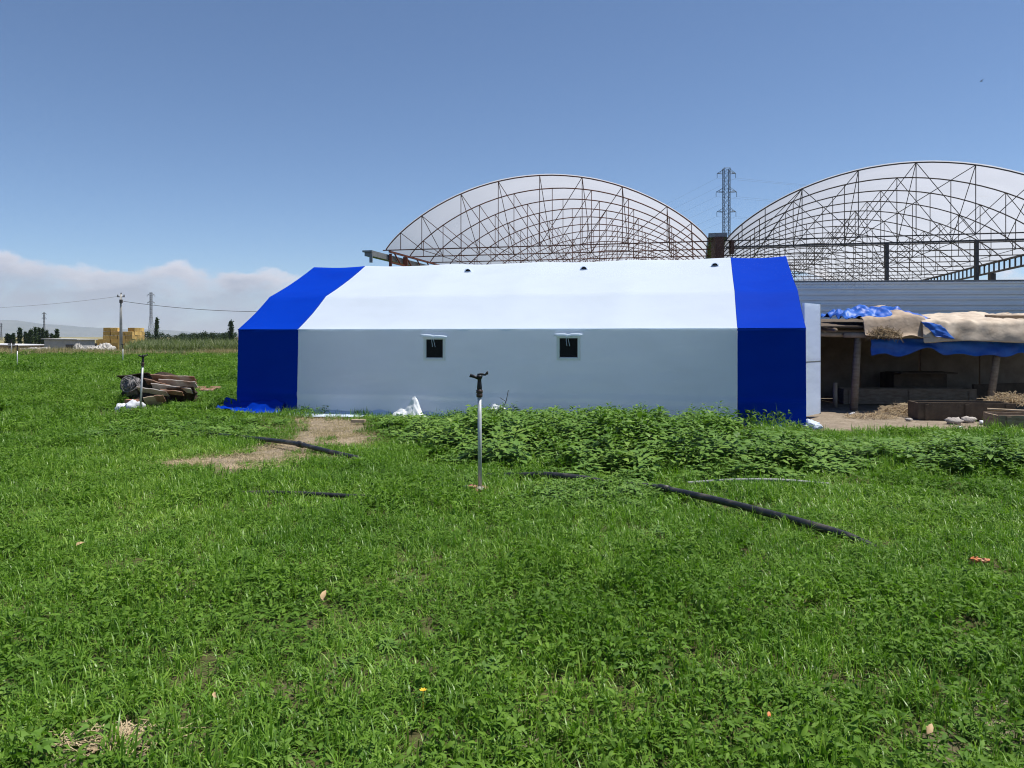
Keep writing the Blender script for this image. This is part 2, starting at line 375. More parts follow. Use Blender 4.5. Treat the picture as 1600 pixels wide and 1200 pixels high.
# far hills, north-west side highest
hb = MB(); NA = 220
def hill(u, v):
    az = rad(-78 + 156*u); ridge = 55 + 45*mn.noise(Vector((u*9, 0, 3))) + 30*mn.noise(Vector((u*34, 2, 1)))
    ridge += 165*math.exp(-((math.degrees(az)+36)/8)**2)
    ridge = min(ridge, 345)
    h = max(0, ridge)*math.sin(math.pi*min(1, v)*.93)**1.1*(1+.16*mn.noise(Vector((u*60, v*5, 1))))
    r = 9600 + 2600*v; return (r*math.sin(az), r*math.cos(az), -2 + h)
hb.grid(NA, 12, hill)
tag(hb.build('hills', mat('dry_hillside', (.17, .17, .16), (.12, .13, .12), .004, .95), smooth=True), 'faint dry hills far across the plain', 'hills', kind='structure')

# ------------------------------------------------------------------ tent
tent = empty('event_tent', T(TL/2, TW/2, 0), 'large white frame tent with broad blue bands at both ends', 'tent')
SB, SE = 1.40, 10.165
EAVE = 1.76
PROF = [(0.0, EAVE), (1.22, 2.50), (TW/2, 3.36), (TW-1.22, 2.50), (TW, EAVE)]
def prof(w):
    for (a, za), (b_, zb) in zip(PROF, PROF[1:]):
        if w <= b_ + 1e-6:
            f = (w-a)/(b_-a); return za + (zb-za)*f - .035*math.sin(math.pi*f)*(1 if zb != za else 0)
    return PROF[-1][1]
POSTS = [0, SB, SB+2.19, SB+4.38, SB+6.57, SE, TL]
def sagf(s):                                            # cloth hangs a little between the hoops
    for a, b_ in zip(POSTS, POSTS[1:]):
        if s <= b_: return math.sin(math.pi*max(0, min(1, (s-a)/(b_-a))))
    return 0
def roofp(s, w):
    z = prof(w) - .030*sagf(s)*(1 if .05 < w < TW-.05 else .3) + .008*nz(s*1.7, w*2.1, 3)
    return T(s, w, z)
WIN = [(4.39, 1.17, 1.545), (7.08, 1.195, 1.57)]; WH = .185
def wallp(s, z, out=0.0):
    h = 1 - z/EAVE
    lean = -.06*h - .028*max(0, nz(s*.8, z*2.2, 5))*h - .05*math.exp(-((z-.42+.03*nz(s*.7, 1, 1))/.05)**2)*.35
    lean += .012*math.exp(-((z-.33+.05*nz(s*.9, 2, 7))/.022)**2)*max(0, nz(s*.6, 5, 5)+.2)*2 + .007*nz(s*.8, z*9, 2)*h + .025*sagf(s)*math.sin(math.pi*z/EAVE) + .010*nz(s*2.3, z*1.2, 8)
    return T(s, lean-out, z)
def wall_panel(name, s0, s1, m, holes=()):
    sb = sorted(set([s0+(s1-s0)*i/max(2, round((s1-s0)/.16)) for i in range(max(2, round((s1-s0)/.16))+1)] + [x for c, *_ in holes for x in (c-WH, c+WH)]))
    zb = sorted(set([EAVE*i/44 for i in range(45)] + [x for _, a, b_ in holes for x in (a, b_)]))
    mb = MB()
    idx = {}
    for j, z in enumerate(zb):
        for i, s in enumerate(sb): idx[i, j] = len(mb.v); mb.v.append(wallp(s, z))
    for j in range(len(zb)-1):
        for i in range(len(sb)-1):
            cs, cz = (sb[i]+sb[i+1])/2, (zb[j]+zb[j+1])/2
            if any(abs(cs-c) < WH and a < cz < b_ for c, a, b_ in holes): continue
            mb.f.append((idx[i, j], idx[i+1, j], idx[i+1, j+1], idx[i, j+1]))
    return mb.build(name, m, tent, True)
w1 = wall_panel('wall_panel', 0, SB, M_blue); w1['label'] = 'blue wall panel at the left end'
w2 = wall_panel('wall_panel', SB+.004, SE-.004, M_white, WIN); w2['label'] = 'white wall panel with two windows'
w3 = wall_panel('wall_panel', SE, TL, M_blue); w3['label'] = 'blue wall panel at the right end'
def roof_panel(s0, s1, m, lab):
    n = max(4, round((s1-s0)/.18)); mb = MB()
    ws = [0, .1, .3, .6, .9, 1.12, 1.22, 1.32, 1.7, 2.1, 2.5, 2.9, 3.2, TW/2, 3.4, 3.9, 4.5, 5.1, TW-1.22, 5.8, 6.3, TW]
    mb.grid(n, len(ws)-1, lambda u, v: roofp(s0+(s1-s0)*u, ws[round(v*(len(ws)-1))]))
    # short valance turned down over the wall head
    mb.grid(n, 1, lambda u, v: T(s0+(s1-s0)*u, -.012+.012*v, EAVE-.055+.055*v - .012*sagf(s0+(s1-s0)*u)*0))
    o = mb.build("roof_panel", m, tent, True); o['label'] = lab; return o
roof_panel(0, SB, M_blue, 'blue roof band at the left end'); roof_panel(SB+.004, SE-.004, M_white, 'white middle of the roof'); roof_panel(SE, TL, M_blue, 'blue roof band at the right end')
for s_, m in ((0.0, M_blue), (TL, M_blue)):
    mb = MB()
    def gab(u, v): w = TW*u; return T(s_, w, prof(w)*v)
    mb.grid(20, 8, gab); mb.build("gable_wall", m, tent, True)
mb = MB(); mb.grid(30, 6, lambda u, v: T(TL*u, TW+.01, EAVE*v)); solid(mb.build('back_wall', M_white, tent, True), .006)
for h0, h1, hm in ((0, SB, M_blue), (SB, SE, M_white), (SE, TL, M_blue)):
    mb = MB(); mb.tube([T(h0+(h1-h0)*i/20, -.016, EAVE-.012+.006*nz((h0+(h1-h0)*i/20)*1.4, 0, 0)) for i in range(21)], .011, 6); mb.build('eave_hem', hm, tent, True)
# windows
for k, (c, a, b_) in enumerate(WIN):
    fr_ = MB(); e = .045
    for (s0, s1, z0, z1) in ((c-WH-e, c-WH, a-e, b_+e), (c+WH, c+WH+e, a-e, b_+e), (c-WH, c+WH, a-e, a), (c-WH, c+WH, b_, b_+e)):
        fr_.grid(1, 4, lambda u, v: wallp(s0+(s1-s0)*u, z0+(z1-z0)*v, .012))
    w = solid(fr_.build('window', M_frame, tent), .010)
    ed_ = MB(); t_ = .016
    for (s0, s1, z0, z1) in ((c-WH, c-WH+t_, a, b_), (c+WH-t_, c+WH, a, b_), (c-WH+t_, c+WH-t_, a, a+t_)):
        ed_.grid(1, 2, lambda u, v: wallp(s0+(s1-s0)*u, z0+(z1-z0)*v, .004))
    ed_.build('net_border', M_greybag, w)
    nt = MB(); nt.grid(2, 2, lambda u, v: wallp(c-WH+2*WH*u, a+(b_-a)*v, -.02)); nt.build('net_screen', M_net, w)
    tilt = -.035 if k == 0 else .0
    rl = MB(); rl.smooth = True
    rl.tube([wallp(c-.27+.54*i/8, b_+.062+tilt*(i/8-.5)-.008*(1 if i == 4 else 0), .045) for i in range(9)], [.022, .028, .03, .029, .022, .029, .03, .028, .022], 10)
    rl.build('rolled_blind', M_white, w)
    cd = MB()
    for dx in (-.035, .02):
        cd.tube([wallp(c+dx*.3-.02, b_+.06, .075), wallp(c+dx*.8-.01, b_-.04, .06), wallp(c+dx+.01, b_-.15-.04*dx, .05)], .005, 5)
    cd.build('tie_cord', M_white, w)
# roof vents
for s_ in (4.21, 6.95, 9.82):
    w0 = 2.86; p = roofp(s_, w0); r_ = roofp(s_, w0+.13)
    hd = MB()
    n_ = (T(0, w0+.1, prof(w0+.1))-T(0, w0, prof(w0))).normalized(); up = TU.cross(n_).normalized()
    if up.z < 0: up = -up
    for i in range(8):
        a0, a1 = math.pi*i/8, math.pi*(i+1)/8
        f = lambda a: p + TU*(-math.cos(a)*.085) + up*(math.sin(a)*.085) - n_*.03
        hd.quad(f(a0), f(a1), r_+n_*.05+up*.004, r_+n_*.05+up*.006)
        for q in (0,):
            hd.quad(f(a0), f(a1), p+TU*(-math.cos(a1)*.075)+up*(math.sin(a1)*.072)-n_*.026, p+TU*(-math.cos(a0)*.075)+up*(math.sin(a0)*.072)-n_*.026)
    v_ = hd.build('roof_vent', M_white, tent)
    dk = MB(); dk.v = [p+up*.003-n_*.01] + [p + TU*(-math.cos(math.pi*i/8)*.062) + up*(math.sin(math.pi*i/8)*.062+.004) - n_*.012 for i in range(9)]
    dk.f = [(0, i+1, i+2) for i in range(8)]; dk.build('vent_screen', M_net, v_)
    fl = MB(); fl.quad(p-TU*.11-n_*.05+up*.008, p+TU*.11-n_*.05+up*.008, p+TU*.10+n_*.02+up*.008, p-TU*.10+n_*.02+up*.008); fl.build('vent_flange', M_white, v_)
# ground skirts
def skirt(s0, s1, m, wid, amp, lab, seed):
    mb = MB()
    mb.grid(max(8, int((s1-s0)*20)), 12, lambda u, v: T(s0+(s1-s0)*u, -.055-wid(u)*v, max(.012, (.17 if m is M_blue and s0 < 5 else .03)*(1-.75*v)+.05*(1-v)**3 + amp*(max(0, nz((s0+(s1-s0)*u)*2.0, v*1.6, seed))+.25*nz((s0+(s1-s0)*u)*7, v*6, seed))*(1-.3*v))))
    o = solid(mb.build('ground_skirt', m, tent, True), .005); o['label'] = lab
skirt(-.28, 1.15, M_blue, lambda u: .26+.16*math.sin(u*2.6+.5), .24, 'blue skirt crumpled on the ground at the left corner', 2)
skirt(1.15, 3.0, M_white, lambda u: .42+.12*math.sin(u*3.1), .035, 'white skirt lying flat on the bare soil', 5)
skirt(3.0, SE, M_white, lambda u: .22, .08, 'white skirt behind the weeds', 6)
skirt(SE, TL-.15, M_blue, lambda u: .16, .06, 'blue skirt at the right end', 8)
mb = MB(); mb.blob(T(TL+.08, .05, .03), (.15, .30, .075), 24, 14, .8, 2.6, 4); o = mb.build('skirt_bundle', M_white, tent, True); o['label'] = 'white skirt bunched at the right corner'
# open door leaf
d0 = Vector((5.62, 14.92, 0)); d1 = Vector((6.19, 15.58, 0))
mb = MB()
for z0, z1 in ((.06, 1.10), (1.115, 2.25)): mb.beam(d0+Vector((0, 0, (z0+z1)/2)), d1+Vector((0, 0, (z0+z1)/2)), .045, z1-z0)
dr = mb.build('door', M_white, tent); dr['label'] = 'white door leaf standing open at the right end'
mb = MB(); mb.beam(d0+Vector((0, 0, 1.107)), d1+Vector((0, 0, 1.107)), .05, .022); mb.build('door_rail', M_galv, dr)
e1 = d1 + (d1-d0).normalized()*.014
mb = MB(); mb.beam(e1+Vector((0, 0, .05)), e1+Vector((0, 0, 2.26)), .03, .05); mb.build('door_edge', M_steel_dark, dr)

# ------------------------------------------------------------------ greenhouses
K = 3.2; GA = rad(-13.5)
GU, GN = Vector((math.cos(GA), math.sin(GA), 0)), Vector((-math.sin(GA), math.cos(GA), 0))
SPAN, CH, PITCH, NT = 3.63*K, EYE+K, .76*K, 18
def greenhouse(O, rise, nodes, diag, steel, lab, lbrace):
    root = empty('greenhouse_frame', O + GU*SPAN/2, lab, 'greenhouse')
    def pt(t_, d, z): return O + GU*(SPAN*t_) + GN*d + Vector((0, 0, z))
    def arch(t_): return CH + rise*max(0, 4*t_*(1-t_))**.83
    first = None
    for k in range(NT):
        if first is None:
            a = MB(); ts = [.5-.5*math.cos(math.pi*i/40) for i in range(41)]
            a.tube([pt(t_, 0, arch(t_)) for t_ in ts], .023, 6); tr = a.build('roof_truss', steel, root, True)
            c = MB(); c.tube([pt(-.01, 0, CH), pt(1.01, 0, CH)], .021, 6); c.build('bottom_chord', steel, tr)
            for t_ in nodes: q = MB(); q.tube([pt(t_, 0, CH), pt(t_, 0, arch(t_))], .0145, 5); q.build('truss_post', steel, tr)
            for ta, tb in diag: q = MB(); q.tube([pt(ta, 0, arch(ta)), pt(tb, 0, CH)], .0135, 5); q.build('diagonal_brace', steel, tr)
            first = tr
        else:
            tr = copy_tree(first, root); tr.location = GN*(PITCH*k)
    for ta, tb, k0 in lbrace:
        q = MB(); q.tube([pt(ta, PITCH*k0, arch(ta)), pt(tb, PITCH*(k0+1), CH)], .0135, 5); q.build('cross_brace', steel, root)
    for t_ in nodes[1::2]:
        q = MB(); q.tube([pt(t_, 0, CH-.02), pt(t_, PITCH*(NT-1), CH-.02)], .013, 5); q.build('tie_rail', steel, root)
    fl = MB(); D = PITCH*(NT-1)
    def film(u, v):
        d = -.05 + (D+.1)*v; bay = (d/PITCH) % 1
        return pt(u, d, arch(u)+.045-.05*math.sin(math.pi*bay)*math.sin(math.pi*u)**.5+.012*nz(u*30, d*1.5, 2))
    fl.grid(40, (NT-1)*6, film); fl.build('plastic_cover', M_film, root, True)
    return root, pt
G0 = Vector((-1.46*K, 8.96*K, 0))
LN = [.05, .121, .25, .37, .5, .63, .75, .88, .95]
LD = [(.05, .121), (.121, .25), (.25, .37), (.37, .5), (.63, .5), (.75, .63), (.88, .75), (.95, .88)]
gl, gpt = greenhouse(G0, .778*K, LN, LD, M_steel_red, 'arched greenhouse frame behind the middle of the tent, rust brown trusses', [(t_, t_, 0) for t_ in (.121, .25, .37, .5, .63, .75, .88)]+[(.25, .37, 3), (.75, .63, 3), (.37, .5, 6)])
D = PITCH*(NT-1)
q = MB(); q.beam(gpt(-.004, -1.5, CH-.26), gpt(-.004, D, CH-.26), .26, .20); g_ = q.build('side_gutter', M_galv, gl)
q = MB(); q.beam(gpt(-.004, -1.58, CH-.20), gpt(-.004, -1.44, CH-.20), .36, .06); q.box(gpt(.004, -1.45, CH-.44), (.1, .1, .3)); q.build('gutter_end', M_galv, g_)
q = MB(); q.beam(gpt(.012, 0, CH-.05), gpt(.012, D, CH-.05), .07, .07); q.build('eave_beam', M_steel_red2, gl)
for i in range(9):
    d = 1.6 + 4.86*i
    q = MB(); q.beam(gpt(.012, d, 0), gpt(.012, d, CH-.1), .16, .16, (0, 1, 0)); q.build('column', M_steel_red2, gl)
q = MB(); q.beam(gpt(.012, .1, CH-.12), gpt(.012, .1, CH-.8), .10, .10, (0, 1, 0)); q.build('hanger', M_steel_red2, gl)
for i in range(33):
    q = MB(); d = .5+1.2*i; q.beam(gpt(.012, d, CH-.08), gpt(.012, d+.6, CH-.42), .04, .04); q.build('lattice_brace', M_steel_red2, gl)
q = MB(); q.beam(gpt(.012, .1, CH-.44), gpt(.012, D, CH-.44), .06, .06); q.build('lower_beam', M_steel_red2, gl)

G1 = G0 + GU*(SPAN+.53)
RN = [.045, .108, .207, .354, .5, .646, .79, .89, .955]
RD = [(.207, .108), (.207, .354), (.5, .354), (.5, .646), (.79, .646), (.79, .89)]
gr, rpt = greenhouse(G1, .722*K, RN, RD, M_steel_dark, 'arched greenhouse frame above the corrugated fence at the right, dark trusses', [(t_, t_, 0) for t_ in (.207, .354, .5, .646, .79)]+[(.646, .354, 0), (.354, .207, 0), (.207, .06, 0), (.5, .646, 4), (.5, .354, 4), (.79, .646, 4)])
# gable rail with columns, ladder beam along the far side
q = MB(); q.beam(rpt(0, -.06, CH-.22), rpt(1, -.06, CH-.22), .05, .055); q.build('gable_rail', M_steel_dark, gr)
for t_ in (.425, .646, .87):
    q = MB(); q.beam(rpt(t_, -.06, 0), rpt(t_, -.06, CH-.25), .10, .10, (0, 1, 0)); q.build('column', M_steel_dark, gr)
for z_ in (CH+.02, CH-.40):
    q = MB(); q.beam(rpt(.997, -.5, z_), rpt(.997, D, z_), .10, .07); q.build('eave_beam', M_steel_dark, gr)
for i in range(71):
    q = MB(); d = -.3+.58*i; q.beam(rpt(.997, d, CH-.364), rpt(.997, d, CH-.016), .05, .05, (0, 1, 0)); q.build('beam_strut', M_steel_dark, gr)
for d in (4.1, 10.97, 17.8, 24.7, 31.6, 38.4):
    q = MB(); q.beam(rpt(.997, d, 0), rpt(.997, d, CH-.436), .22, .22, (0, 1, 0)); q.build('column', M_steel_dark, gr)
q = MB(); q.beam(rpt(.997, 4.2, CH-2.6), rpt(.997, 7.4, CH-.45), .09, .09); q.build('knee_brace', M_steel_dark, gr)
# valley gutter and the column under it, between the two halls
q = MB(); q.beam(gpt(1, -.35, CH+.16)+GU*.265, gpt(1, D, CH+.16)+GU*.265, .60, .14); vg = q.build('valley_gutter', M_galv, gr)
M_brown = mat('brown_steel_column', (.075, .035, .024), (.11, .055, .04), 3, .7)
q = MB(); q.beam(gpt(1, -.22, 0)+GU*.265, gpt(1, -.22, CH+.085)+GU*.265, .30, .50, (0, 1, 0)); q.build('column', M_brown, gr)
q = MB(); q.beam(gpt(1, -.05, CH-.45)+GU*.72, gpt(1, -.05, CH+.0)+GU*.72, .12, .22, (0, 1, 0)); q.build('bracket', M_brown, gr)

# ------------------------------------------------------------------ corrugated fence behind the pen
fo = Vector((6.4, 21.9, 0)); fence = empty('corrugated_fence', fo, 'blue grey corrugated steel fence behind the animal pen', 'fence')
FU = Vector((math.cos(rad(-4)), math.sin(rad(-4)), 0)); FNn = Vector((FU.y, -FU.x, 0))   # towards the camera
SH = 3.2; ROW = 1.05
for r_ in range(3):
    for c_ in range(4):
        s0, s1 = SH*c_-.0, SH*(c_+1)+.06
        mb = MB(); zs = []
        z0 = r_*ROW; pz = .15
        for i in range(7):
            b0 = z0+i*pz
            zs += [(b0, 0), (b0+.055, 0), (b0+.075, .046), (b0+.12, .046), (b0+.14, 0)]
        off = .006*((c_+r_) % 2)+.010*r_
        mb.grid(8, len(zs)-1, lambda u, v: fo + FU*(s0+(s1-s0)*u) + FNn*(zs[round(v*(len(zs)-1))][1]+off+.012*nz(s0+u*3, v*3+r_, 3)) + Vector((0, 0, zs[round(v*(len(zs)-1))][0])))
        mb.build('steel_sheet', M_corr, fence)
for c_ in range(5):
    p = fo + FU*(SH*c_+.02) - FNn*.07
    mb = MB(); mb.box(p+Vector((0, 0, 1.55)), (.08, .08, 3.1)); mb.build('fence_post', M_steel_dark, fence)
mb = MB(); mb.beam(fo+FNn*.03+Vector((0, 0, 3.155)), fo+FU*SH*4+FNn*.03+Vector((0, 0, 3.155)), .09, .03); mb.build('top_rail', M_galv, fence)

# ------------------------------------------------------------------ animal pen
pen = empty('animal_pen', (9.5, 18.2, 0), 'low open animal pen with wooden posts in front of the steel fence', 'pen')
for i in range(7):                                      # back wall of big panels
    x0 = 5.95+1.55*i
    mb = MB(); mb.box((x0+.76, 20.15-.02*(i % 2), .92), (1.50, .12, 1.84)); mb.build('wall_panel', M_mud, pen)
mb = MB(); mb.tube([gp(1334, 641)+Vector((0, 0, -.03)), at(1337, 590, 16.9), at(1341, 524, 16.85)], [.085, .08, .07], 9); mb.build('post', M_wood, pen, True)
mb = MB(); mb.tube([gp(1545, 641)+Vector((0, 0, -.03)), at(1552, 595, 16.9), at(1561, 533, 16.85)], [.08, .075, .07], 9); mb.build('post', M_wood, pen, True)
mb = MB(); mb.tube([Vector((13.4, 16.9, 0)), Vector((13.4, 16.9, 1.55))], [.08, .07], 9); mb.build('post', M_wood, pen, True)
for (x0, y0, z0, x1, y1, z1, r_) in ((5.9, 16.95, 1.70, 8.1, 16.8, 1.65, .055), (5.8, 17.3, 1.76, 9.2, 17.2, 1.74, .05), (7.2, 16.8, 1.64, 13.9, 16.8, 1.56, .06)):
    mb = MB(); mb.tube([(x0, y0, z0), ((x0+x1)/2, y0, (z0+z1)/2-.03), (x1, y1, z1)], r_, 8); mb.build('roof_pole', M_wood2, pen, True)
for i in range(9):
    x0 = 6.0+.95*i
    mb = MB(); mb.tube([(x0, 16.6+.1*R.random(), 1.74), (x0+.05, 20.0, 1.98)], .045, 7); mb.build('rafter', M_wood, pen, True)
for i in range(9):
    x0 = 6.0+.9*i
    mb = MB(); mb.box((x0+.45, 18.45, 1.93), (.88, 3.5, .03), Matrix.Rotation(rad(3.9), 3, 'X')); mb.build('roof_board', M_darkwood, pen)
mb = MB(); mb.tube([gp(1305, 636), at(1305, 598, 17.6)], .05, 7); mb.build('stub_post', M_wood2, pen, True)
# mangers and boxes
def trough(name, c, L, W, H, m, rot, lab):
    root = empty(name, c, lab, 'trough'); Mx = Matrix.Rotation(rot, 3, 'Z'); c = Vector(c)
    for (off, size) in (((0, -W/2, H/2), (L, .04, H)), ((0, W/2, H/2), (L, .04, H)), ((-L/2+.022, 0, H/2-.004), (.04, W-.044, H-.012)), ((L/2-.022, 0, H/2-.004), (.04, W-.044, H-.012)), ((0, 0, .03), (L-.09, W-.044, .03))):
        q = MB(); q.box(c+Mx @ Vector(off), size, Mx); q.build('board', m, root)
    for sx in (-.5, 0, .5):
        q = MB(); q.box(c+Mx @ Vector((sx*(L-.3), -W/2-.036, H*.45)), (.07, .03, H*.9), Mx); q.build('cleat', m, root)
    return root
trough('feed_trough', (9.45, 18.6, 0), 3.1, .45, .36, M_wood, rad(-2), 'long wooden feed trough inside the pen between the two posts')
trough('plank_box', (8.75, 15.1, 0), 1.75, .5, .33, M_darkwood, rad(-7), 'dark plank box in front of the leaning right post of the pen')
trough('plank_box', (8.95, 13.4, 0), 1.2, .6, .26, M_wood, rad(-10), 'brown plank box at the right edge nearest the weeds')
mb = MB(); mb.tube([(9.1, 13.75, .28), (9.35, 13.5, .285), (8.6, 14.0, .29)], .02, 6); tag(mb.build('broken_stick', M_wood2), 'pale broken sticks lying across the brown plank box', 'stick')
mb = MB(); mb.beam((11.2, 18.8, .3), (14.2, 18.6, .42), .08, .28); tag(mb.build('loose_board', M_darkwood), 'dark board propped on edge at the back right of the pen', 'board')
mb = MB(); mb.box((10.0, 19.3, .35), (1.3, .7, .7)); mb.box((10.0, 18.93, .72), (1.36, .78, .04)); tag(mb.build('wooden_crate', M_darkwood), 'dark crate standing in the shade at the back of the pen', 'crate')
# sheets thrown over the pen roof
def cloth(name, nu, nv, fn, m, lab, cat, t_=.012, sub=1):
    mb = MB(); mb.grid(nu, nv, fn); o = solid(mb.build(name, m, None, True, origin=mb.v[0]), t_)
    if sub: s_ = o.modifiers.new('smooth', 'SUBSURF'); s_.levels = s_.render_levels = 1
    return tag(o, lab, cat)
def roofz(y): return 1.985 + (y-18.45)*.068
def beige(u, v):
    x = 8.75 + 5.4*u + .25*v - .15*math.sin(u*9); y = 16.55 + 3.45*v; z = roofz(y)+.06+.07*abs(nz(x*1.6, y*1.2, 3))+.05*nz(x*4, y*3, 6)
    t_ = min(1, v/.2); y = 16.50+.12*t_ if v < .2 else 16.62+3.4*(v-.2)/.8
    z = roofz(y)+.07+.10*abs(nz(x*1.6, y*1.2, 3))+.06*nz(x*4, y*3, 6)+.035*nz(x*9, y*4, 16)+.02*abs(nz(x*13+y*6, y*3, 26))
    if v < .2: z = 1.48+.08*nz(x*1.5, 0, 4)+.02*math.sin(x*7)+(z-1.48)*t_**.7; y += .06*nz(x*3, v*9, 9)*(1-t_)-.03
    return (x, y, z)
cloth('canvas_sheet', 110, 34, beige, M_beige, 'beige canvas spread over the right part of the pen roof', 'canvas')
def burl(u, v):
    x = 7.55 + 1.35*u + .25*v; y = 16.45 + 2.2*v; z = roofz(y)+.13+.22*math.exp(-((u-.72)/.22)**2)*(.4+.6*v)+.07*nz(x*3, y*3, 2)+.04*nz(x*9, y*7, 4)
    if v < .1: z = 1.62+.06*nz(x*3, 0, 4)-.03*u
    return (x, y, z)
cloth('sacking_sheet', 36, 28, burl, M_burlap, 'brown sacking humped over the left part of the pen roof', 'sacking')
def bt(u, v):
    x = 7.35 + 1.85*u; y = 16.9+1.7*v; z = roofz(y)+.10+.20*math.sin(math.pi*u)**.7*math.sin(math.pi*min(1, v*1.1))+.17*abs(nz(x*3.2, y*2.5, 2))+.10*nz(x*7, y*5, 6)+.05*nz(x*15, y*11, 9)
    return (x, y, z)
cloth('blue_sheet', 46, 28, bt, M_bluetarp, 'rumpled blue plastic sheet on the pen roof beside the sacking', 'tarpaulin')
def bt2(u, v):
    x = 8.72+.42*u+.28*v; y = 16.62-.06*v; z = 1.93-.33*v-.06*u+.05*nz(x*6, v*5, 2); return (x, y+.05*nz(x*7, v*6, 8)-.12, z)
cloth('blue_sheet', 10, 10, bt2, M_bluetarp, 'small blue plastic flap hanging between the sacking and the canvas', 'tarpaulin')
def bt3(u, v):
    x = 7.75 + 6.2*u; dz = .17+.14*abs(math.sin(x*1.35+.4))+.10*nz(x*2.2, 3, 1); y = 16.72+.10*nz(x*2.4, v*2, 5)-.05*v
    return (x, y, 1.56-.02*u-dz*1.25*v+.02*nz(x*6, v*4, 2))
cloth('blue_sheet', 80, 8, bt3, M_bluetarp, 'long blue plastic valance hanging below the canvas edge of the pen', 'tarpaulin')
mb = MB(); mb.box((11.75, 17.6, 2.03), (1.7, .5, .12), Matrix.Rotation(rad(4), 3, 'X')); tag(mb.build('roof_plank', M_wood), 'brown plank weighing down the beige canvas at the right', 'plank')

def strands(c, r3, n, ln, rr, seed, up=.5):
    g = random.Random(seed); mb = MB(); c = Vector(c)
    for _ in range(n):
        th = g.uniform(0, 6.283); rr_ = math.sqrt(g.random()); p = c+Vector((math.cos(th)*r3[0]*rr_, math.sin(th)*r3[1]*rr_, r3[2]*(1-rr_**2)*g.uniform(.3, 1.05)))
        d = Vector((g.gauss(0, 1), g.gauss(0, 1), g.gauss(0, up))).normalized()*ln*g.uniform(.5, 1.2)
        mb.tube([p-d/2, p+Vector((0, 0, ln*.08)), p+d/2], rr, 3, False)
    return mb
tag(strands((7.95, 16.55, 1.58), (.38, .2, .2), 300, .24, .005, 3, .9).build('straw_bundle', mat('dry_brush', (.20, .14, .08), (.36, .27, .16), 20, .95)), 'ragged bundle of dry brush hanging at the left corner of the pen roof', 'brushwood')
tag(strands(gp(1412, 647), (.55, .5, .20), 500, .22, .005, 5).build('straw_heap', M_straw), 'heap of orange straw on the ground beside the dark plank box', 'straw')
tag(strands(gp(1360, 652), (.5, .35, .06), 200, .22, .005, 6).build('straw_heap', M_straw), 'thin scatter of straw in front of the left pen post', 'straw')
tag(strands((10.1, 15.7, .25), (.45, .4, .22), 400, .22, .005, 8).build('straw_heap', M_straw), 'pale straw mound at the right edge of the yard behind the boxes', 'straw')
mb = MB(); mb.blob((9.3, 15.35, .12), (.4, .4, .2), 12, 7, .3, 2, 3); 
STN = [(1333, 648, .05, M_whitebag, 'small white lump of plastic on the yard soil'), (1490, 661, .11, M_stone, 'grey stone nearest the dark plank box'), (1513, 659, .10, M_stone, 'grey stone in the middle of the row by the plank box'), (1536, 662, .06, M_whitebag, 'white scrap of sacking at the right end of the stones'), (1420, 657, .05, M_stone, 'small stone on bare soil left of the row'), (1500, 669, .035, M_whitebag, 'tiny white scrap on the soil below the stones'), (1560, 666, .08, M_stone, 'stone lying against the brown plank box')]
for i, (px, py, r_, m, lab) in enumerate(STN):
    p = gp(px, py); mb = MB(); mb.blob(p+Vector((0, 0, r_*.35)), (r_*1.4, r_, r_*.6), 12, 7, .5, 2, i); tag(mb.build('stone' if m is M_stone else 'plastic_scrap', m, None, True, origin=p), lab, 'stone' if m is M_stone else 'litter')

# ------------------------------------------------------------------ sprinklers
def sprinkler(loc, label, tilt=0, yaw=0):
    root = empty('irrigation_sprinkler', (0, 0, 0), label, 'sprinkler', 'sprinklers standing in the field')
    q = MB(); q.tube([(0, 0, -.05), (0, 0, .5), (0, 0, .985)], .0205, 12); q.build('riser_pipe', M_pole_galv, root, True)
    q = MB(); q.lathe((0, 0, 0), [(.028, .975), (.032, .985), (.032, 1.01), (.027, 1.015), (.034, 1.02), (.034, 1.045), (.026, 1.055)], 14); q.build('coupling', mat('brass_coupling', (.10, .06, .045), (.05, .04, .04), 30, .5, metal=.3), root, True)
    q = MB(); q.lathe((0, 0, 0), [(.024, 1.05), (.027, 1.07), (.022, 1.12), (.019, 1.155), (.026, 1.17), (.034, 1.185), (.030, 1.20), (.012, 1.205)], 12); q.build('body', M_blackhead, root, True)
    q = MB(); q.tube([(.01, 0, 1.165), (-.045, -.004, 1.185), (-.085, -.008, 1.198)], [.02, .016, .017], 10); nz_ = q.build('nozzle', M_blackhead, root, True)
    q = MB(); q.tube([(-.083, -.008, 1.197), (-.097, -.009, 1.203)], [.02, .019], 10); q.build('nozzle_tip', M_blackhead, nz_, True)
    q = MB(); q.tube([(-.02, 0, 1.205), (.025, 0, 1.212), (.06, 0, 1.205), (.082, 0, 1.228)], [.012, .013, .011, .013], 8); q.box((.084, 0, 1.225), (.014, .03, .034)); q.build('swing_arm', M_blackhead, root, True)
    root.location = loc; root.rotation_euler = (0, tilt, yaw); return root
s0 = sprinkler(gp(750, 768), 'grey pipe sprinkler with black head in front of the tent wall', rad(-.3))
for (px, py, lab, tl, yw, sc_) in ((219, 645, 'pale pipe sprinkler standing before the scrap heap', rad(3), rad(50), 1), (108/4, 582, 'thin white sprinkler pole alone in the grass at far left', rad(1), rad(120), 1), (192, 574, 'white sprinkler pole in line with the utility pole', 0, rad(30), 1), (18, 557, 'distant white sprinkler pole at the field edge, left end', 0, rad(60), 1.1)):
    c = copy_tree(s0); c.location = gp(px, py); c.rotation_euler = (0, tl, yw); c['label'] = lab; c.scale = (sc_,)*3
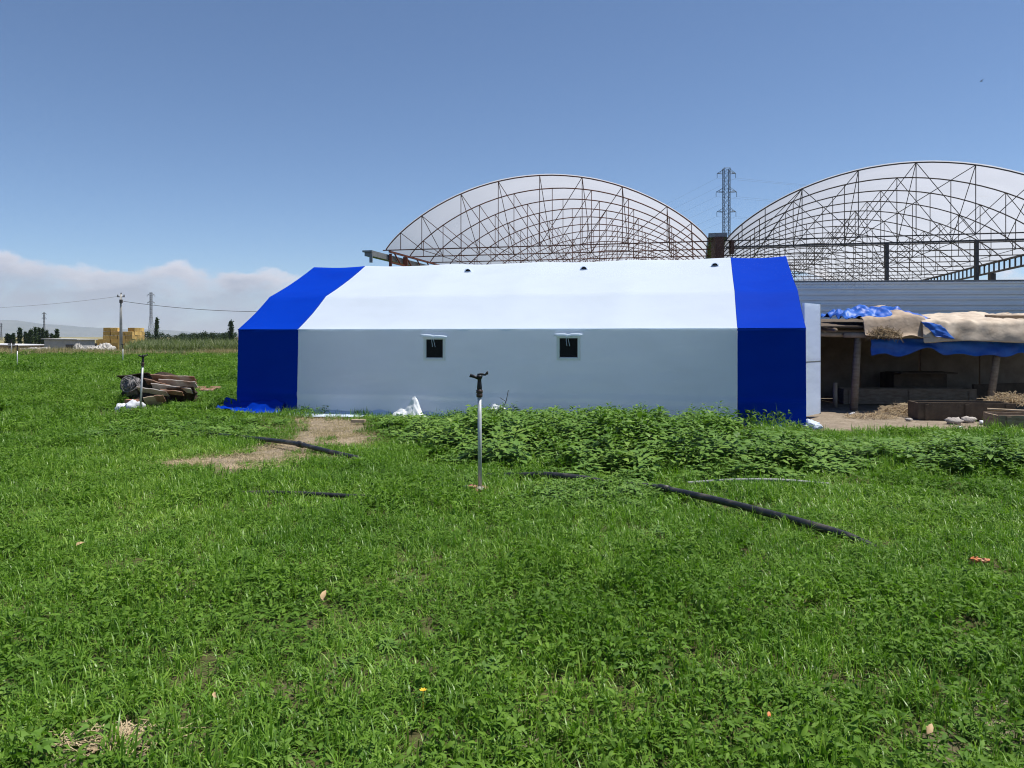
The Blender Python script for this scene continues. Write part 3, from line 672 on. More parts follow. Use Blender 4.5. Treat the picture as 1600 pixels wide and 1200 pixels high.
# rubble collar at the foot of the near sprinkler
p0 = gp(746, 768)
g = random.Random(4)
for i, (dx, dy, r_, m, lab) in enumerate(((-.05, -.04, .045, M_brick, 'largest red brick lump at the foot of the near sprinkler'), (.03, -.06, .032, M_stone, 'grey stone in front of the near sprinkler foot'), (-.11, .0, .03, M_stone, 'grey stone left of the near sprinkler foot'), (.07, .0, .03, M_brick, 'red brick chip right of the near sprinkler foot'), (-.02, -.11, .028, M_brick, 'small brick chip foremost by the near sprinkler'))):
    mb = MB(); q = p0+Vector((dx, dy, r_*.55+.02)); mb.blob(q, (r_*1.3, r_, r_*.8), 9, 6, .6, 2.2, i+20); tag(mb.build('brick_lump' if m is M_brick else 'stone', m, None, False, origin=q), lab, 'rubble')

# ------------------------------------------------------------------ pipes in the grass
def path_pts(ctrl, n=12):
    out = []
    P = [ctrl[0]]+ctrl+[ctrl[-1]]
    for i in range(1, len(P)-2):
        for k in range(n):
            t_ = k/n; a, b_, c, d = P[i-1], P[i], P[i+1], P[i+2]
            out.append(.5*((2*b_)+(c-a)*t_+(2*a-5*b_+4*c-d)*t_*t_+(3*b_-a-3*c+d)*t_**3))
    return out+[ctrl[-1]]
PIPE = path_pts([Vector(p) for p in ((-5.9, 13.0, -.02), (-5.0, 12.4, .045), (-4.0, 11.75, .06), (-3.1, 11.0, .085), (-2.35, 10.3, .05), (-1.0, 9.35, -.05), (.0, 8.75, .03), (.35, 8.55, .075), (.75, 8.34, .075), (1.10, 8.17, .04), (1.40, 7.93, .065), (1.80, 7.32, .085), (2.20, 6.71, .075), (2.60, 6.08, .045), (2.80, 5.77, -.03))])
mb = MB(); mb.tube(PIPE, .033, 12)
pipe = tag(mb.build('irrigation_pipe', M_black, None, True), 'long black plastic pipe running through the grass past the sprinkler', 'pipe')
for i, p in enumerate((PIPE[38], PIPE[124])):
    d = (PIPE[39]-PIPE[37]).normalized() if i == 0 else (PIPE[125]-PIPE[123]).normalized()
    q = MB(); q.tube([p-d*.06, p+d*.06], .044, 12); q.build('pipe_collar', M_blackhead, pipe, True)
P2 = path_pts([Vector(p) for p in ((1.9, 8.40, .01), (2.4, 8.36, .05), (2.9, 8.32, .055), (3.4, 8.28, .02))])
mb = MB(); mb.tube(P2, .018, 8); tag(mb.build('grey_pipe', mat('dull_grey_pipe', (.20, .21, .21), (.28, .28, .28), 9, .6), None, True), 'thin grey pipe lying in front of the weeds at the right', 'pipe')
P3 = path_pts([Vector(p) for p in ((-3.0, 7.85, .01), (-2.3, 7.75, .035), (-1.6, 7.62, .03), (-.9, 7.6, .0))])
mb = MB(); mb.tube(P3, .022, 8); tag(mb.build('dark_hose', M_black, None, True), 'thin dark hose half buried in grass left of the sprinkler', 'hose')

# ------------------------------------------------------------------ scrap heap at the left
YH = 17.6
def board(a, b_, Ya, Yb, w, th, m, name, lab, roll=0.0):
    p, q = at(*a, Ya), at(*b_, Yb); mb = MB()
    n = 8; d = (q-p); side = Vector((0, -math.cos(roll), math.sin(roll)))
    for k, s_ in ((0, 0), ):
        def f(u, v):
            e = (.07*nz(v*7, a[0]*.37, 2) if u in (0, 1) else 0)
            return p+d*(u+e*.5)+side*(w*(v-.5)*(.92+.16*nz(u*4, a[1]*.31, 4)))+Vector((0, 0, .018*nz(u*2+a[0], 0, 1)+.006*nz(u*12, v*6+a[1], 3)))
        mb.grid(14, 6, f)
    return tag(solid(mb.build(name, m, None, False, origin=p), th), lab, 'scrap board', 'boards in the scrap heap')
SB_ = (
 ((189, 591), (238, 586), 17.9, 18.1, .45, M_burnt, 'charred sheet topmost at the left of the scrap heap', .3),
 ((222, 588), (304, 592), 18.1, 18.0, .40, M_burnt, 'dark charred board along the top ridge of the scrap heap', .25),
 ((238, 591), (306, 594), 17.8, 17.75, .26, M_rust, 'rusty strip uppermost on the right slope of the heap', .8),
 ((250, 597), (307, 601), 17.65, 17.6, .22, M_grey_sheet, 'pale grey sheet at the right end of the heap', .8),
 ((228, 596), (268, 606), 17.55, 17.5, .24, M_rust, 'brown plank slanting down from the ridge of the heap', .7),
 ((238, 603), (300, 611), 17.45, 17.45, .20, M_grey_sheet, 'long weathered grey plank across the heap front', .75),
 ((216, 608), (262, 615), 17.25, 17.25, .22, M_grey_sheet, 'short grey plank low at the left front of the heap', .65),
 ((262, 612), (304, 609), 17.4, 17.5, .24, M_burnt, 'black board at the lower right of the heap', .9),
 ((208, 606), (232, 611), 17.35, 17.3, .26, M_burnt, 'black scrap beside the wire roll in the heap', .6),
 ((252, 611), (286, 615), 17.3, 17.3, .14, M_rust, 'thin rusty strip under the grey plank of the heap', .8),
 ((226, 627), (252, 624), 16.9, 16.9, .28, M_wood2, 'tan slab lying on the grass below the heap', .8),
 ((243, 623), (257, 622), 16.85, 16.85, .22, M_rust, 'small rust red plate at the end of the tan slab', .8))
for q_ in SB_: board(q_[0], q_[1], q_[2], q_[3], q_[4], .018, q_[5], 'scrap_board', q_[6], q_[7])
mb = MB(); mb.blob(at(243, 615, 18.0)+Vector((0, .3, -.1)), (.85, .5, .55), 16, 9, .35, 2.2, 5); tag(mb.build('ash_mound', M_burnt), 'dark mound of ash under the boards of the heap', 'ash heap')
M_wireroll = mat('rusting_wire_mesh', (.13, .12, .12), (.26, .25, .25), 14, .7, .8, 40, dirt=(.06, .05, .05), dscale=5)
cyl = MB(); c0 = at(203, 601, 17.3)
cyl.blob(c0+Vector((.02, .05, -.03)), (.17, .2, .17), 22, 14, .7, 3.0, 3)
for k in range(14):
    r_ = R.uniform(.14, .21); ax = Vector((R.gauss(0, .5), 1, R.gauss(0, .5))).normalized(); e1_ = ax.orthogonal().normalized(); e2_ = ax.cross(e1_)
    cc = c0+Vector((R.uniform(-.03, .03), R.uniform(-.12, .1), R.uniform(-.03, .02)))
    cyl.tube([cc+e1_*math.cos(i*.3307)*r_+e2_*math.sin(i*.3307)*r_ for i in range(20)], .008, 4, False)
tag(cyl.build('wire_roll', M_wireroll, None, True), 'tangled grey coil of fencing wire at the left end of the scrap heap', 'wire coil')
for i in range(26):
    pass
mb = MB(); mb.blob(at(191, 639, 16.4), (.15, .14, .125), 16, 10, .3, 2.5, 2); tag(mb.build('white_sack', M_whitebag, None, True), 'round white plastic sack in the grass below the scrap heap', 'sack')
mb = MB(); mb.blob(at(210, 636, 16.45), (.20, .15, .13), 16, 10, .45, 2.0, 7); tag(mb.build('grey_sack', M_greybag, None, True), 'slumped grey sack between the white sack and the sprinkler', 'sack')
mb = MB(); mb.box(gp(213, 647)+Vector((0, 0, .05)), (.22, .12, .09), Matrix.Rotation(.3, 3, 'Z')); tag(mb.build('brick', M_brick), 'red brick at the foot of the sprinkler before the heap', 'brick')
mb = MB(); mb.box(at(206, 628, 16.9), (.28, .14, .10), Matrix.Rotation(-.4, 3, 'Z')); tag(mb.build('brick', M_brick), 'red brick behind the grey sack at the heap', 'brick')
for i, (px, py, l, lab) in enumerate(((324, 616, .42, 'rusty strip of scrap nearest the tent in the grass'), (336, 613, .3, 'short rusty scrap behind the strip by the tent'), (314, 613, .25, 'rusty chip between the heap and the tent'))):
    p = gp(px, py)+Vector((0, 0, .12)); mb = MB(); mb.box(p, (l, .18, .05), Matrix.Rotation(.2*i-.2, 3, 'Z') @ Matrix.Rotation(.3, 3, 'X')); tag(mb.build('rusty_scrap', M_rust, None, False, origin=p), lab, 'scrap')

# plastic by the tent foot
def crumple(name, c, r3, m, lab, seed, cat):
    mb = MB(); mb.blob(c, r3, 26, 16, .75, 2.6, seed); return tag(mb.build(name, m, None, False, origin=c), lab, cat)
M_clear = mat('cloudy_plastic', (.70, .72, .74), (.82, .83, .85), 8, .3, .6, 10, spec=.6)
p = T(4.05, -.42, .12)
mb = MB(); mb.grid(16, 14, lambda u, v: T(3.7+.75*u, -.28-.35*v, .02+.42*math.exp(-((u-.55)/.16)**2-((v-.25)/.28)**2)+.16*math.exp(-((u-.2)/.25)**2-((v-.4)/.3)**2)+.07*nz(u*7, v*7, 3)*math.sin(math.pi*u)+.03*nz(u*17, v*17, 5)))
tag(solid(mb.build('plastic_sheet', M_clear, None, False, origin=p), .004), 'crumpled cloudy plastic sheet peaked against the tent wall', 'plastic sheet')
crumple('plastic_sheet', T(5.75, -.30, .20), (.12, .08, .09), M_whitebag, 'small white plastic scrap caught in the weeds by the wall', 9, 'plastic scrap')
mb = MB(); a = T(5.9, -.42, .25); mb.tube([a, a+Vector((.06, 0, .14)), a+Vector((.10, 0, .34))], .007, 5); mb.tube([a+Vector((.05, 0, .13)), a+Vector((-.06, 0, .2))], .005, 5); tag(mb.build('twig', M_burnt), 'bare black twig leaning at the tent wall over the weeds', 'twig')
mb = MB(); mb.box(gp(560, 663)+Vector((0, 0, .06)), (.26, .1, .05), Matrix.Rotation(-.1, 3, 'Z')); tag(mb.build('wood_block', M_wood2), 'short pale wood block at the edge of the bare soil', 'wood block')

# ------------------------------------------------------------------ utility poles and line
def upole(X, Y, H, lab):
    root = empty('utility_pole', (X, Y, ground_z(X, Y)), lab, 'utility pole', 'utility poles of the village line')
    b0 = ground_z(X, Y)
    q = MB(); q.tube([(X, Y, b0), (X, Y, H*.55), (X, Y, H)], [.20, .16, .11], 9); q.build('pole', M_concrete, root, True)
    q = MB(); q.beam((X-.45, Y, H-.30), (X+.45, Y, H-.30), .09, .09); q.build('crossarm', M_steel_dark, root)
    q = MB(); q.box((X+.12, Y-.2, H-.85), (.3, .3, .4)); q.build('junction_box', M_steel_dark, root)
    for dx in (-.38, 0.02, .38):
        q = MB(); q.lathe((X+dx, Y, H-.26 if dx != .02 else H-.02), [(.05, 0), (.09, .04), (.05, .10), (.085, .14), (.04, .24)], 7); q.build('insulator', M_steel_dark, root)
    return root
YP = 95.0
pA = at(189, 460, YP); upole(pA.x, YP, pA.z, 'slim concrete utility pole standing before the straw bale stack')
pB = at(655, 458, YP); upole(pB.x, YP, pB.z, 'concrete utility pole of the same line, hidden behind the tent')
def cable(name, a, b_, sag, r_, lab, n=24):
    mb = MB(); mb.tube([a.lerp(b_, i/n)-Vector((0, 0, sag*4*(i/n)*(1-i/n))) for i in range(n+1)], r_, 4, False); return tag(mb.build(name, M_wire), lab, 'cable')
cable('overhead_cable', pA+Vector((.3, 0, -.85)), pB+Vector((0, 0, -.85)), 1.35, .028, 'dark overhead cable sagging from the utility pole to behind the tent')
cable('overhead_cable', pA+Vector((-.3, 0, -.25)), at(-300, 468, 130), 1.6, .014, 'faint overhead cable running left from the utility pole')

# ------------------------------------------------------------------ pylons
def pylon(name, base, H, wb, wt_, arms, r_, m, lab, group=None):
    root = empty(name, base, lab, 'pylon', group); B = Vector(base)
    waist = .55*H
    def wd(z): return wb+(wt_-wb)*min(1, z/waist) if z < waist else wt_
    cs = ((-1, -1), (1, -1), (1, 1), (-1, 1))
    def cp(i, z): return B+Vector((cs[i % 4][0]*wd(z)/2, cs[i % 4][1]*wd(z)/2, z))
    for i in range(4):
        q = MB(); q.tube([cp(i, 0), cp(i, waist), cp(i, H)], r_*1.5, 4); q.build('leg', m, root)
    q = MB(); z = 0
    while z < H-.3:
        st = max(1.6, wd(z)*1.15); z1 = min(H, z+st)
        for i in range(4):
            q.tube([cp(i, z), cp(i+1, z1)], r_*.8, 3, False); q.tube([cp(i+1, z), cp(i, z1)], r_*.8, 3, False); q.tube([cp(i, z1), cp(i+1, z1)], r_*.8, 3, False)
        z = z1
    q.build('bracing', m, root)
    tips = []
    for (za, wa) in arms:
        q = MB()
        for sx in (-1, 1):
            tip = B+Vector((sx*wa, 0, za)); tips.append(tip)
            for yy in (-1, 1):
                q.tube([B+Vector((sx*wt_/2, yy*wt_/2, za)), tip], r_*1.1, 4, False); q.tube([B+Vector((sx*wt_/2, yy*wt_/2, za+wa*.4)), tip], r_, 4, False)
            q.tube([B+Vector((sx*(wt_/2+wa)/2, 0, za)), B+Vector((sx*(wt_/2+wa)/2, 0, za+wa*.2))], r_, 3, False)
        ar = q.build('crossarm', m, root)
        for sx in (-1, 1):
            q = MB(); tip = B+Vector((sx*wa, 0, za)); q.tube([tip, tip-Vector((0, 0, wa*.5))], r_*1.2, 5); q.build('insulator', m, ar)
    return root, tips
XB = at(1135, 263, 150)
pb, tips = pylon('lattice_pylon', (XB.x, 150, -1.2), XB.z+1.2, 3.4, 1.15, [(at(0, 331, 150).z+1.2, 1.85), (at(0, 300, 150).z+1.2, 2.0), (at(0, 271, 150).z+1.2, 1.8)], .042, M_pylon, 'tall lattice pylon with three crossarms between the greenhouse arches')
for i, tp in enumerate(tips):
    tp = tp-Vector((0, 0, .9)); side = 'left' if i % 2 == 0 else 'right'
    lev = ('lowest', 'middle', 'top')[i//2]
    cable('power_line', tp, tp+Vector((150, 20+4*(i % 2), 2)), 3.0, .009, f'thin power line running right from the {lev} {side} crossarm tip of the pylon', 20)
    cable('power_line', tp, tp+Vector((-95, 270+4*(i % 2), -8)), 6.0, .009, f'thin power line running left from the {lev} {side} crossarm tip of the pylon', 20)
for (px, py, Yd, lab) in ((236, 457, 300, 'slender lattice pylon beside the tall poplar'), (69, 488, 420, 'faint lattice pylon above the poplar grove'), (2, 505, 560, 'faintest lattice pylon at the left edge')):
    p = at(px, py, Yd); H = p.z+1.2
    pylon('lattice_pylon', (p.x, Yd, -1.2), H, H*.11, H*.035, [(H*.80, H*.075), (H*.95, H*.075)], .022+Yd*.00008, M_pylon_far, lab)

# ------------------------------------------------------------------ straw bale stack
BX0, BY0, BL, BD, BH = -64.6, 120.0, 1.14, .82, .60; bz = ground_z(0, 120)
bb = MB(); bb.grid(6, 4, lambda u, v: (0, 0, 0)); bb = MB()
def rbox(mb, L, D_, H, seed):
    g = random.Random(seed); n = 5
    faces = []
    mb.box((0, 0, H/2), (L*.95, D_*.95, H*.95))
    mb.v = [v+Vector((g.uniform(-.02, .02), g.uniform(-.02, .02), g.uniform(-.015, .015))) for v in mb.v]
    for x in (-L*.22, L*.22): mb.box((x, 0, H/2), (.03, D_*.99, H*.985))
    return mb
BV = []
for s_ in range(3):
    o = rbox(MB(), BL, BD, BH, s_).build('straw_bale', M_hay); md = o.modifiers.new('bevel', 'BEVEL'); md.width = .05; md.segments = 2; C.objects.unlink(o); BV.append(o)
nb = 0
ROWN = ('bottom', 'second', 'third', 'fourth', 'fifth', 'sixth', 'top')
def bale(ix, iy, iz):
    global nb
    o = BV[nb % 3].copy(); C.objects.link(o); nb += 1
    o.location = (BX0+BL*(ix+.5)+R.uniform(-.05, .05), BY0+BD*(iy+.5)+R.uniform(-.09, .05), bz+BH*iz)
    o.rotation_euler = (rad(R.uniform(-1, 1)), 0, rad(R.uniform(-3, 3)))
    if iy == 0:
        where = ('step at the left foot', 'leftmost column', 'second column', 'middle column', 'fourth column', 'right corner column')[ix+1]
        lab = f'shaded straw bale in the {ROWN[iz]} tier, {where} of the stack front'
    else:
        lab = f'sunlit straw bale in the {ROWN[iz]} tier of the stack\'s right side, {("second", "third", "fourth", "last")[iy-1]} from the front'
    tag(o, lab, 'straw bale', 'straw bales of the big stack')
for iz in range(6):
    for ix in range(5):
        for iy in range(5):
            if (ix == 4 or iy == 0) and not (iz >= 4 and ix == 0): bale(ix, iy, iz)
for ix in (1, 2): bale(ix, 0, 6)
for iy in range(1, 5): bale(4, iy, 6)
for iz in range(3): bale(-1, 0, iz)

# far sheds and heaps at the left
def shed(x0, x1, Y, d, z1, wallm, roofm, lab, ov=.25):
    b0 = ground_z(0, Y); root = empty('farm_shed', ((x0+x1)/2, Y, b0), lab, 'shed')
    q = MB(); q.box(((x0+x1)/2, Y+d/2, (b0+z1)/2), (x1-x0, d, z1-b0)); w = q.build('wall', wallm, root)
    q = MB(); q.box(((x0+x1)/2, Y+d/2, z1+.06), (x1-x0+2*ov, d+2*ov, .11), Matrix.Rotation(rad(1.2), 3, 'Y')); q.build('roof', roofm, root)
    q = MB(); q.box((x1-.7, Y-.02, b0+.95), (.9, .05, 1.9)); q.build('door', M_steel_dark, root)
    return root
shed(-53.2, -49.6, 88, 4, 1.25, M_grey_block, M_concrete, 'small grey flat roofed block shed left of the white rubble')
shed(-75, -64, 100, 6, .55, M_mud, M_far_white, 'long low shed with pale roof at the far left edge')
shed(-61.5, -55.5, 104, 3, .3, M_darkwood, M_darkwood, 'low dark shed behind the grey block shed')
for i, (px, py, r3, lab) in enumerate(((144, 549, (1.1, 1, .6), 'lower white rubble heap beside the grey shed'), (163, 546, (1.4, 1.2, .85), 'taller white rubble heap in front of the bale stack'), (122, 549, (.7, .6, .9), 'narrow white pile against the grey shed wall'), (60, 549, (2.6, 1, .5), 'long flat rubble heap in front of the poplar grove'))):
    p = at(px, py+4, 84); p.z = -1.0; mb = MB(); mb.blob(p+Vector((0, 0, .35)), (r3[0], r3[1], r3[2]+.55), 40, 22, .28, 4.5, i+3); tag(mb.build('rubble_heap', M_rubble, None, False, origin=p), lab, 'rubble heap')

# ------------------------------------------------------------------ plants: meshes
def leafmesh(name, arr, faces, m, smooth=True):
    me = bpy.data.meshes.new(name); me.from_pydata(arr, [], faces); me.update(); me.materials.append(m)
    if smooth: me.polygons.foreach_set('use_smooth', [True]*len(me.polygons))
    return me
def blades(n, size, l0, l1, w0, w1, g, lean=.6, cluster=0):
    V, Fc = [], []
    cl = [(g.uniform(-size, size), g.uniform(-size, size)) for _ in range(max(1, cluster))]
    for _ in range(n):
        if cluster: cx, cy_ = g.choice(cl); bx, by = cx+g.gauss(0, .022), cy_+g.gauss(0, .022)
        else: bx, by = g.uniform(-size, size), g.uniform(-size, size)
        a = g.uniform(0, 6.283); L = g.uniform(l0, l1)*(1 if g.random() < .8 else 1.35); w = g.uniform(w0, w1)
        ln = abs(g.gauss(.25, lean*.6)); dx, dy = math.cos(a), math.sin(a); px_, py_ = -dy, dx
        tw = g.uniform(-.5, .5); i = len(V)
        ang = ln*.4; x, z = 0.0, -.01
        for k, (f, wf) in enumerate(((0, .8), (.38, 1), (.72, .72), (1, 0))):
            if k: st = (f-pf)*L; x += math.sin(ang)*st; z += math.cos(ang)*st; ang += ln*.85
            pf = f; c, s_ = math.cos(tw*f), math.sin(tw*f)
            if wf:
                V.append((bx+dx*x+px_*w*wf/2*c+dx*w*wf/2*s_, by+dy*x+py_*w*wf/2*c+dy*w*wf/2*s_, z)); V.append((bx+dx*x-px_*w*wf/2*c-dx*w*wf/2*s_, by+dy*x-py_*w*wf/2*c-dy*w*wf/2*s_, z))
            else: V.append((bx+dx*x, by+dy*x, z))
        Fc += [(i, i+1, i+3, i+2), (i+2, i+3, i+5, i+4), (i+4, i+5, i+6)]
    return V, Fc
def leaf(V, Fc, p, d, nrm, L, W, fold=.25, droop=.25):
    """pointed leaf folded on its midrib, starting at p along d"""
    d = d.normalized(); side = d.cross(nrm)
    if side.length < 1e-3: side = Vector((1, 0, 0))
    side.normalize(); up = side.cross(d); i = len(V)
    mid = [p, p+d*(L*.35)+up*(L*.05), p+d*(L*.7)-up*(L*droop*.3), p+d*L-up*(L*droop)]
    for q, w in ((mid[1], W*.5), (mid[2], W*.38)):
        V.append(tuple(q+side*w+up*(w*fold))); V.append(tuple(q)); V.append(tuple(q-side*w+up*(w*fold)))
    V.append(tuple(mid[0])); V.append(tuple(mid[3]))
    Fc += [(i+6, i+1, i), (i+6, i+2, i+1), (i, i+1, i+4, i+3), (i+1, i+2, i+5, i+4), (i+3, i+4, i+7), (i+4, i+5, i+7)]
def clover(n, size, g, l0=.016, l1=.034, h=.10):
    V, Fc = [], []
    for _ in range(n):
        bx, by = g.uniform(-size, size), g.uniform(-size, size); z = h*g.uniform(.35, 1.0)
        for k in range(3):
            a = g.uniform(0, 6.283); d = Vector((math.cos(a), math.sin(a), g.uniform(-.6, .9)))
            leaf(V, Fc, Vector((bx+g.gauss(0, .012), by+g.gauss(0, .012), z+g.gauss(0, .01))), d, Vector((g.gauss(0, .7), g.gauss(0, .7), 1)), g.uniform(l0, l1)*1.12, g.uniform(l0, l1)*.40)
    return V, Fc
def weed(g, h=.5, nst=3, l0=.05, l1=.10, spread=.10, rat=.36):
    """upright leafy weed: several stems, whorled pointed leaves, smaller towards the tips"""
    V, Fc = [], []; SV, SF = [], []
    for _ in range(nst):
        a = g.uniform(0, 6.283); tip = Vector((math.cos(a)*spread*g.uniform(.3, 1.6), math.sin(a)*spread*g.uniform(.3, 1.6), h*g.uniform(.7, 1.05)))
        b0 = Vector((g.gauss(0, .02), g.gauss(0, .02), -.02))
        i = len(SV)
        for k in range(4):
            p = b0.lerp(tip, k/3); r_ = .0045*(1-.25*k)
            for j in range(3): SV.append((p.x+r_*math.cos(j*2.09), p.y+r_*math.sin(j*2.09), p.z))
        for k in range(3):
            for j in range(3): SF.append((i+k*3+j, i+k*3+(j+1) % 3, i+k*3+3+(j+1) % 3, i+k*3+3+j))
        nl = int(g.uniform(15, 21)); ph = g.uniform(0, 6)
        for k in range(nl):
            f = .22+.78*(k/(nl-1))**.8; p = b0.lerp(tip, f); ph += 2.4+g.gauss(0, .3)
            sc_ = (.55+.45*math.sin(math.pi*min(1, (f-.1)*1.05)))*(1 if f < .9 else .75)
            el = .15+.65*max(0, f-.75)/.25+g.gauss(0, .2)
            d = Vector((math.cos(ph), math.sin(ph), el)); L = g.uniform(l0, l1)*sc_; st = L*g.uniform(.2, .5)
            leaf(V, Fc, p+d.normalized()*st, d, Vector((0, 0, 1)), L, L*rat*g.uniform(.85, 1.2), .3, g.uniform(.1, .45))
    return V, Fc, SV, SF

G_low = [(0.0, (0.045, 0.102, 0.011)), (.30, (0.099, 0.208, 0.022)), (.58, (0.172, 0.303, 0.034)), (.82, (0.279, 0.393, 0.069)), (1.0, (0.431, 0.417, 0.147))]
M_grass = leaf_mat('grass_blade', G_low, .28, .42, .35, .38, .38)
M_clover = leaf_mat('small_leaf', [(0, (0.030, 0.074, 0.008)), (.4, (0.077, 0.162, 0.016)), (.75, (0.137, 0.246, 0.026)), (1, (0.224, 0.307, 0.047))], .28, .62, .5, .18, .34)
M_weed = leaf_mat('weed_leaf', [(0, (0.041, 0.088, 0.014)), (.4, (0.096, 0.189, 0.029)), (.75, (0.159, 0.260, 0.044)), (1, (0.273, 0.343, 0.075))], .18, .55, .6, .22, .30)
M_dry = leaf_mat('dry_blade', [(0, (.20, .16, .075)), (.5, (.34, .28, .15)), (1, (.48, .41, .25))], .2, .7, .5, .2, .2)
M_crop = leaf_mat('crop_leaf', [(0, (.085, .11, .05)), (.5, (.14, .17, .075)), (1, (.24, .25, .13))], .25, .6, .1, .2, .3)
M_tree = leaf_mat('tree_leaf', [(0, (.018, .034, .016)), (.5, (.030, .055, .022)), (1, (.055, .085, .032))], .2, .6, .3, .2, .2)
M_stem = mat('green_stem', (.08, .13, .04), (.12, .15, .06), 20, .7)

def variant_collection(name, meshes, parts=None):
    col = bpy.data.collections.new(name)
    for i, me in enumerate(meshes):
        o = bpy.data.objects.new(f'{name}_{i:02d}', me); col.objects.link(o)
    return col
def merge(a, b_):
    V, Fc = a; W, G_ = b_; n = len(V); return V+W, Fc+[tuple(k+n for k in f) for f in G_]

def scatter(name, pts, rots, scls, idx, col, label, cat):
    me = bpy.data.meshes.new(name); me.from_pydata(pts, [], [])
    a = me.attributes.new('rot', 'FLOAT_VECTOR', 'POINT'); a.data.foreach_set('vector', np.asarray(rots, dtype=np.float32).ravel())
    a = me.attributes.new('scl', 'FLOAT_VECTOR', 'POINT'); a.data.foreach_set('vector', np.asarray(scls, dtype=np.float32).ravel())
    a = me.attributes.new('idx', 'INT', 'POINT'); a.data.foreach_set('value', np.asarray(idx, dtype=np.int32))
    o = bpy.data.objects.new(name, me); C.objects.link(o)
    ng = bpy.data.node_groups.new(name+'_scatter', 'GeometryNodeTree')
    ng.interface.new_socket('Geometry', in_out='INPUT', socket_type='NodeSocketGeometry'); ng.interface.new_socket('Geometry', in_out='OUTPUT', socket_type='NodeSocketGeometry')
    N = ng.nodes; gi = N.new('NodeGroupInput'); gout = N.new('NodeGroupOutput')
    ci = N.new('GeometryNodeCollectionInfo'); ci.inputs['Collection'].default_value = col; ci.inputs['Separate Children'].default_value = True; ci.inputs['Reset Children'].default_value = True
    ip = N.new('GeometryNodeInstanceOnPoints'); ip.inputs['Pick Instance'].default_value = True
    def na(nm, ty):
        n = N.new('GeometryNodeInputNamedAttribute'); n.data_type = ty; n.inputs['Name'].default_value = nm; return n.outputs[0]
    L = ng.links; L.new(gi.outputs[0], ip.inputs['Points']); L.new(ci.outputs[0], ip.inputs['Instance'])
    L.new(na('idx', 'INT'), ip.inputs['Instance Index']); L.new(na('rot', 'FLOAT_VECTOR'), ip.inputs['Rotation']); L.new(na('scl', 'FLOAT_VECTOR'), ip.inputs['Scale'])
    L.new(ip.outputs[0], gout.inputs[0])
    md = o.modifiers.new('scatter', 'NODES'); md.node_group = ng
    return tag(o, label, cat, kind='stuff')

# ------------------------------------------------------------------ where the tall weeds stand
def weed_h(x, y):
    """height of the weed stand, 0 outside it"""
    s, w = tent_sw(x, y)
    if s < 2.75 or w > -.12: 
        if not (s > TL and y < 13.35): return 0
    left = -2.75 + (14.5-y)*.40 if y > 9.6 else -.6+(9.6-y)*1.5
    if x < left: return 0
    front = 8.62 + .35*nz(x*.8, 0, 2) + .35*math.sin(x*1.9) + (.0 if x > 0 else -x*.9)
    if .55 < x < 1.5: front -= .45
    if y < front: return 0
    e = min(1, (y-front)/.7)*min(1, (x-left)/.5+.25)
    h = .22 + .32*min(1, max(0, (y-front-.3)/2.6))
    if x > 3.0: h *= max(.55, 1-.40*(x-3.0))
    if x < -.2: h *= max(.62, 1+.22*(x+.2))
    h *= 1+.38*nz(x*1.15, y*1.15, 5)+.22*nz(x*2.7, y*2.7, 7)
    if x > 3.2 and 8.7 < y < 10.4: h += .16
    if s > SE-.3 and w > -2.2: h = min(h, .17)
    q = x/y; c = .101 if q < -.06 else .0915 if q < .285 else .119 if q < .40 else .1285
    return max(0, min(h*(.35+.65*e), (1.6-c*y)*(.90+.42*nz(x*1.25, y*.6, 51)+.22*nz(x*3.1, y*2, 52))))

# ------------------------------------------------------------------ grass field
g = random.Random(21)
gmesh = []
for i in range(6):                                      # 0-5 mixed turf, 6-8 mostly small leaves, 9-10 sparse dry, 11-12 long grass
    V, Fc = blades(260, .26, .07, .17, .0045, .0095, g, 1.35, 20)
    gmesh.append(leafmesh('grass_patch', V, Fc, M_grass))
for i in range(4):
    V, Fc = merge(clover(62, .25, g, .026, .062, .125), blades(110, .25, .08, .17, .004, .008, g, 1.0, 12))
    gmesh.append(leafmesh('leaf_patch', V, Fc, M_clover))
for i in range(2):
    V, Fc = blades(110, .24, .03, .085, .002, .004, g, 1.3)
    gmesh.append(leafmesh('dry_patch', V, Fc, M_dry))
for i in range(2):
    V, Fc = blades(120, .2, .12, .20, .005, .010, g, .9, 9)
    gmesh.append(leafmesh('long_patch', V, Fc, M_grass))
colg = variant_collection('turf_variant', gmesh)
P_, Ro, Sc, Ix = [], [], [], []
def put(x, y, z, s_, i, sz=None):
    P_.append((x, y, z)); Ro.append((g.gauss(0, .04), g.gauss(0, .04), g.uniform(0, 6.283))); Sc.append((s_, s_, sz or s_)); Ix.append(i)
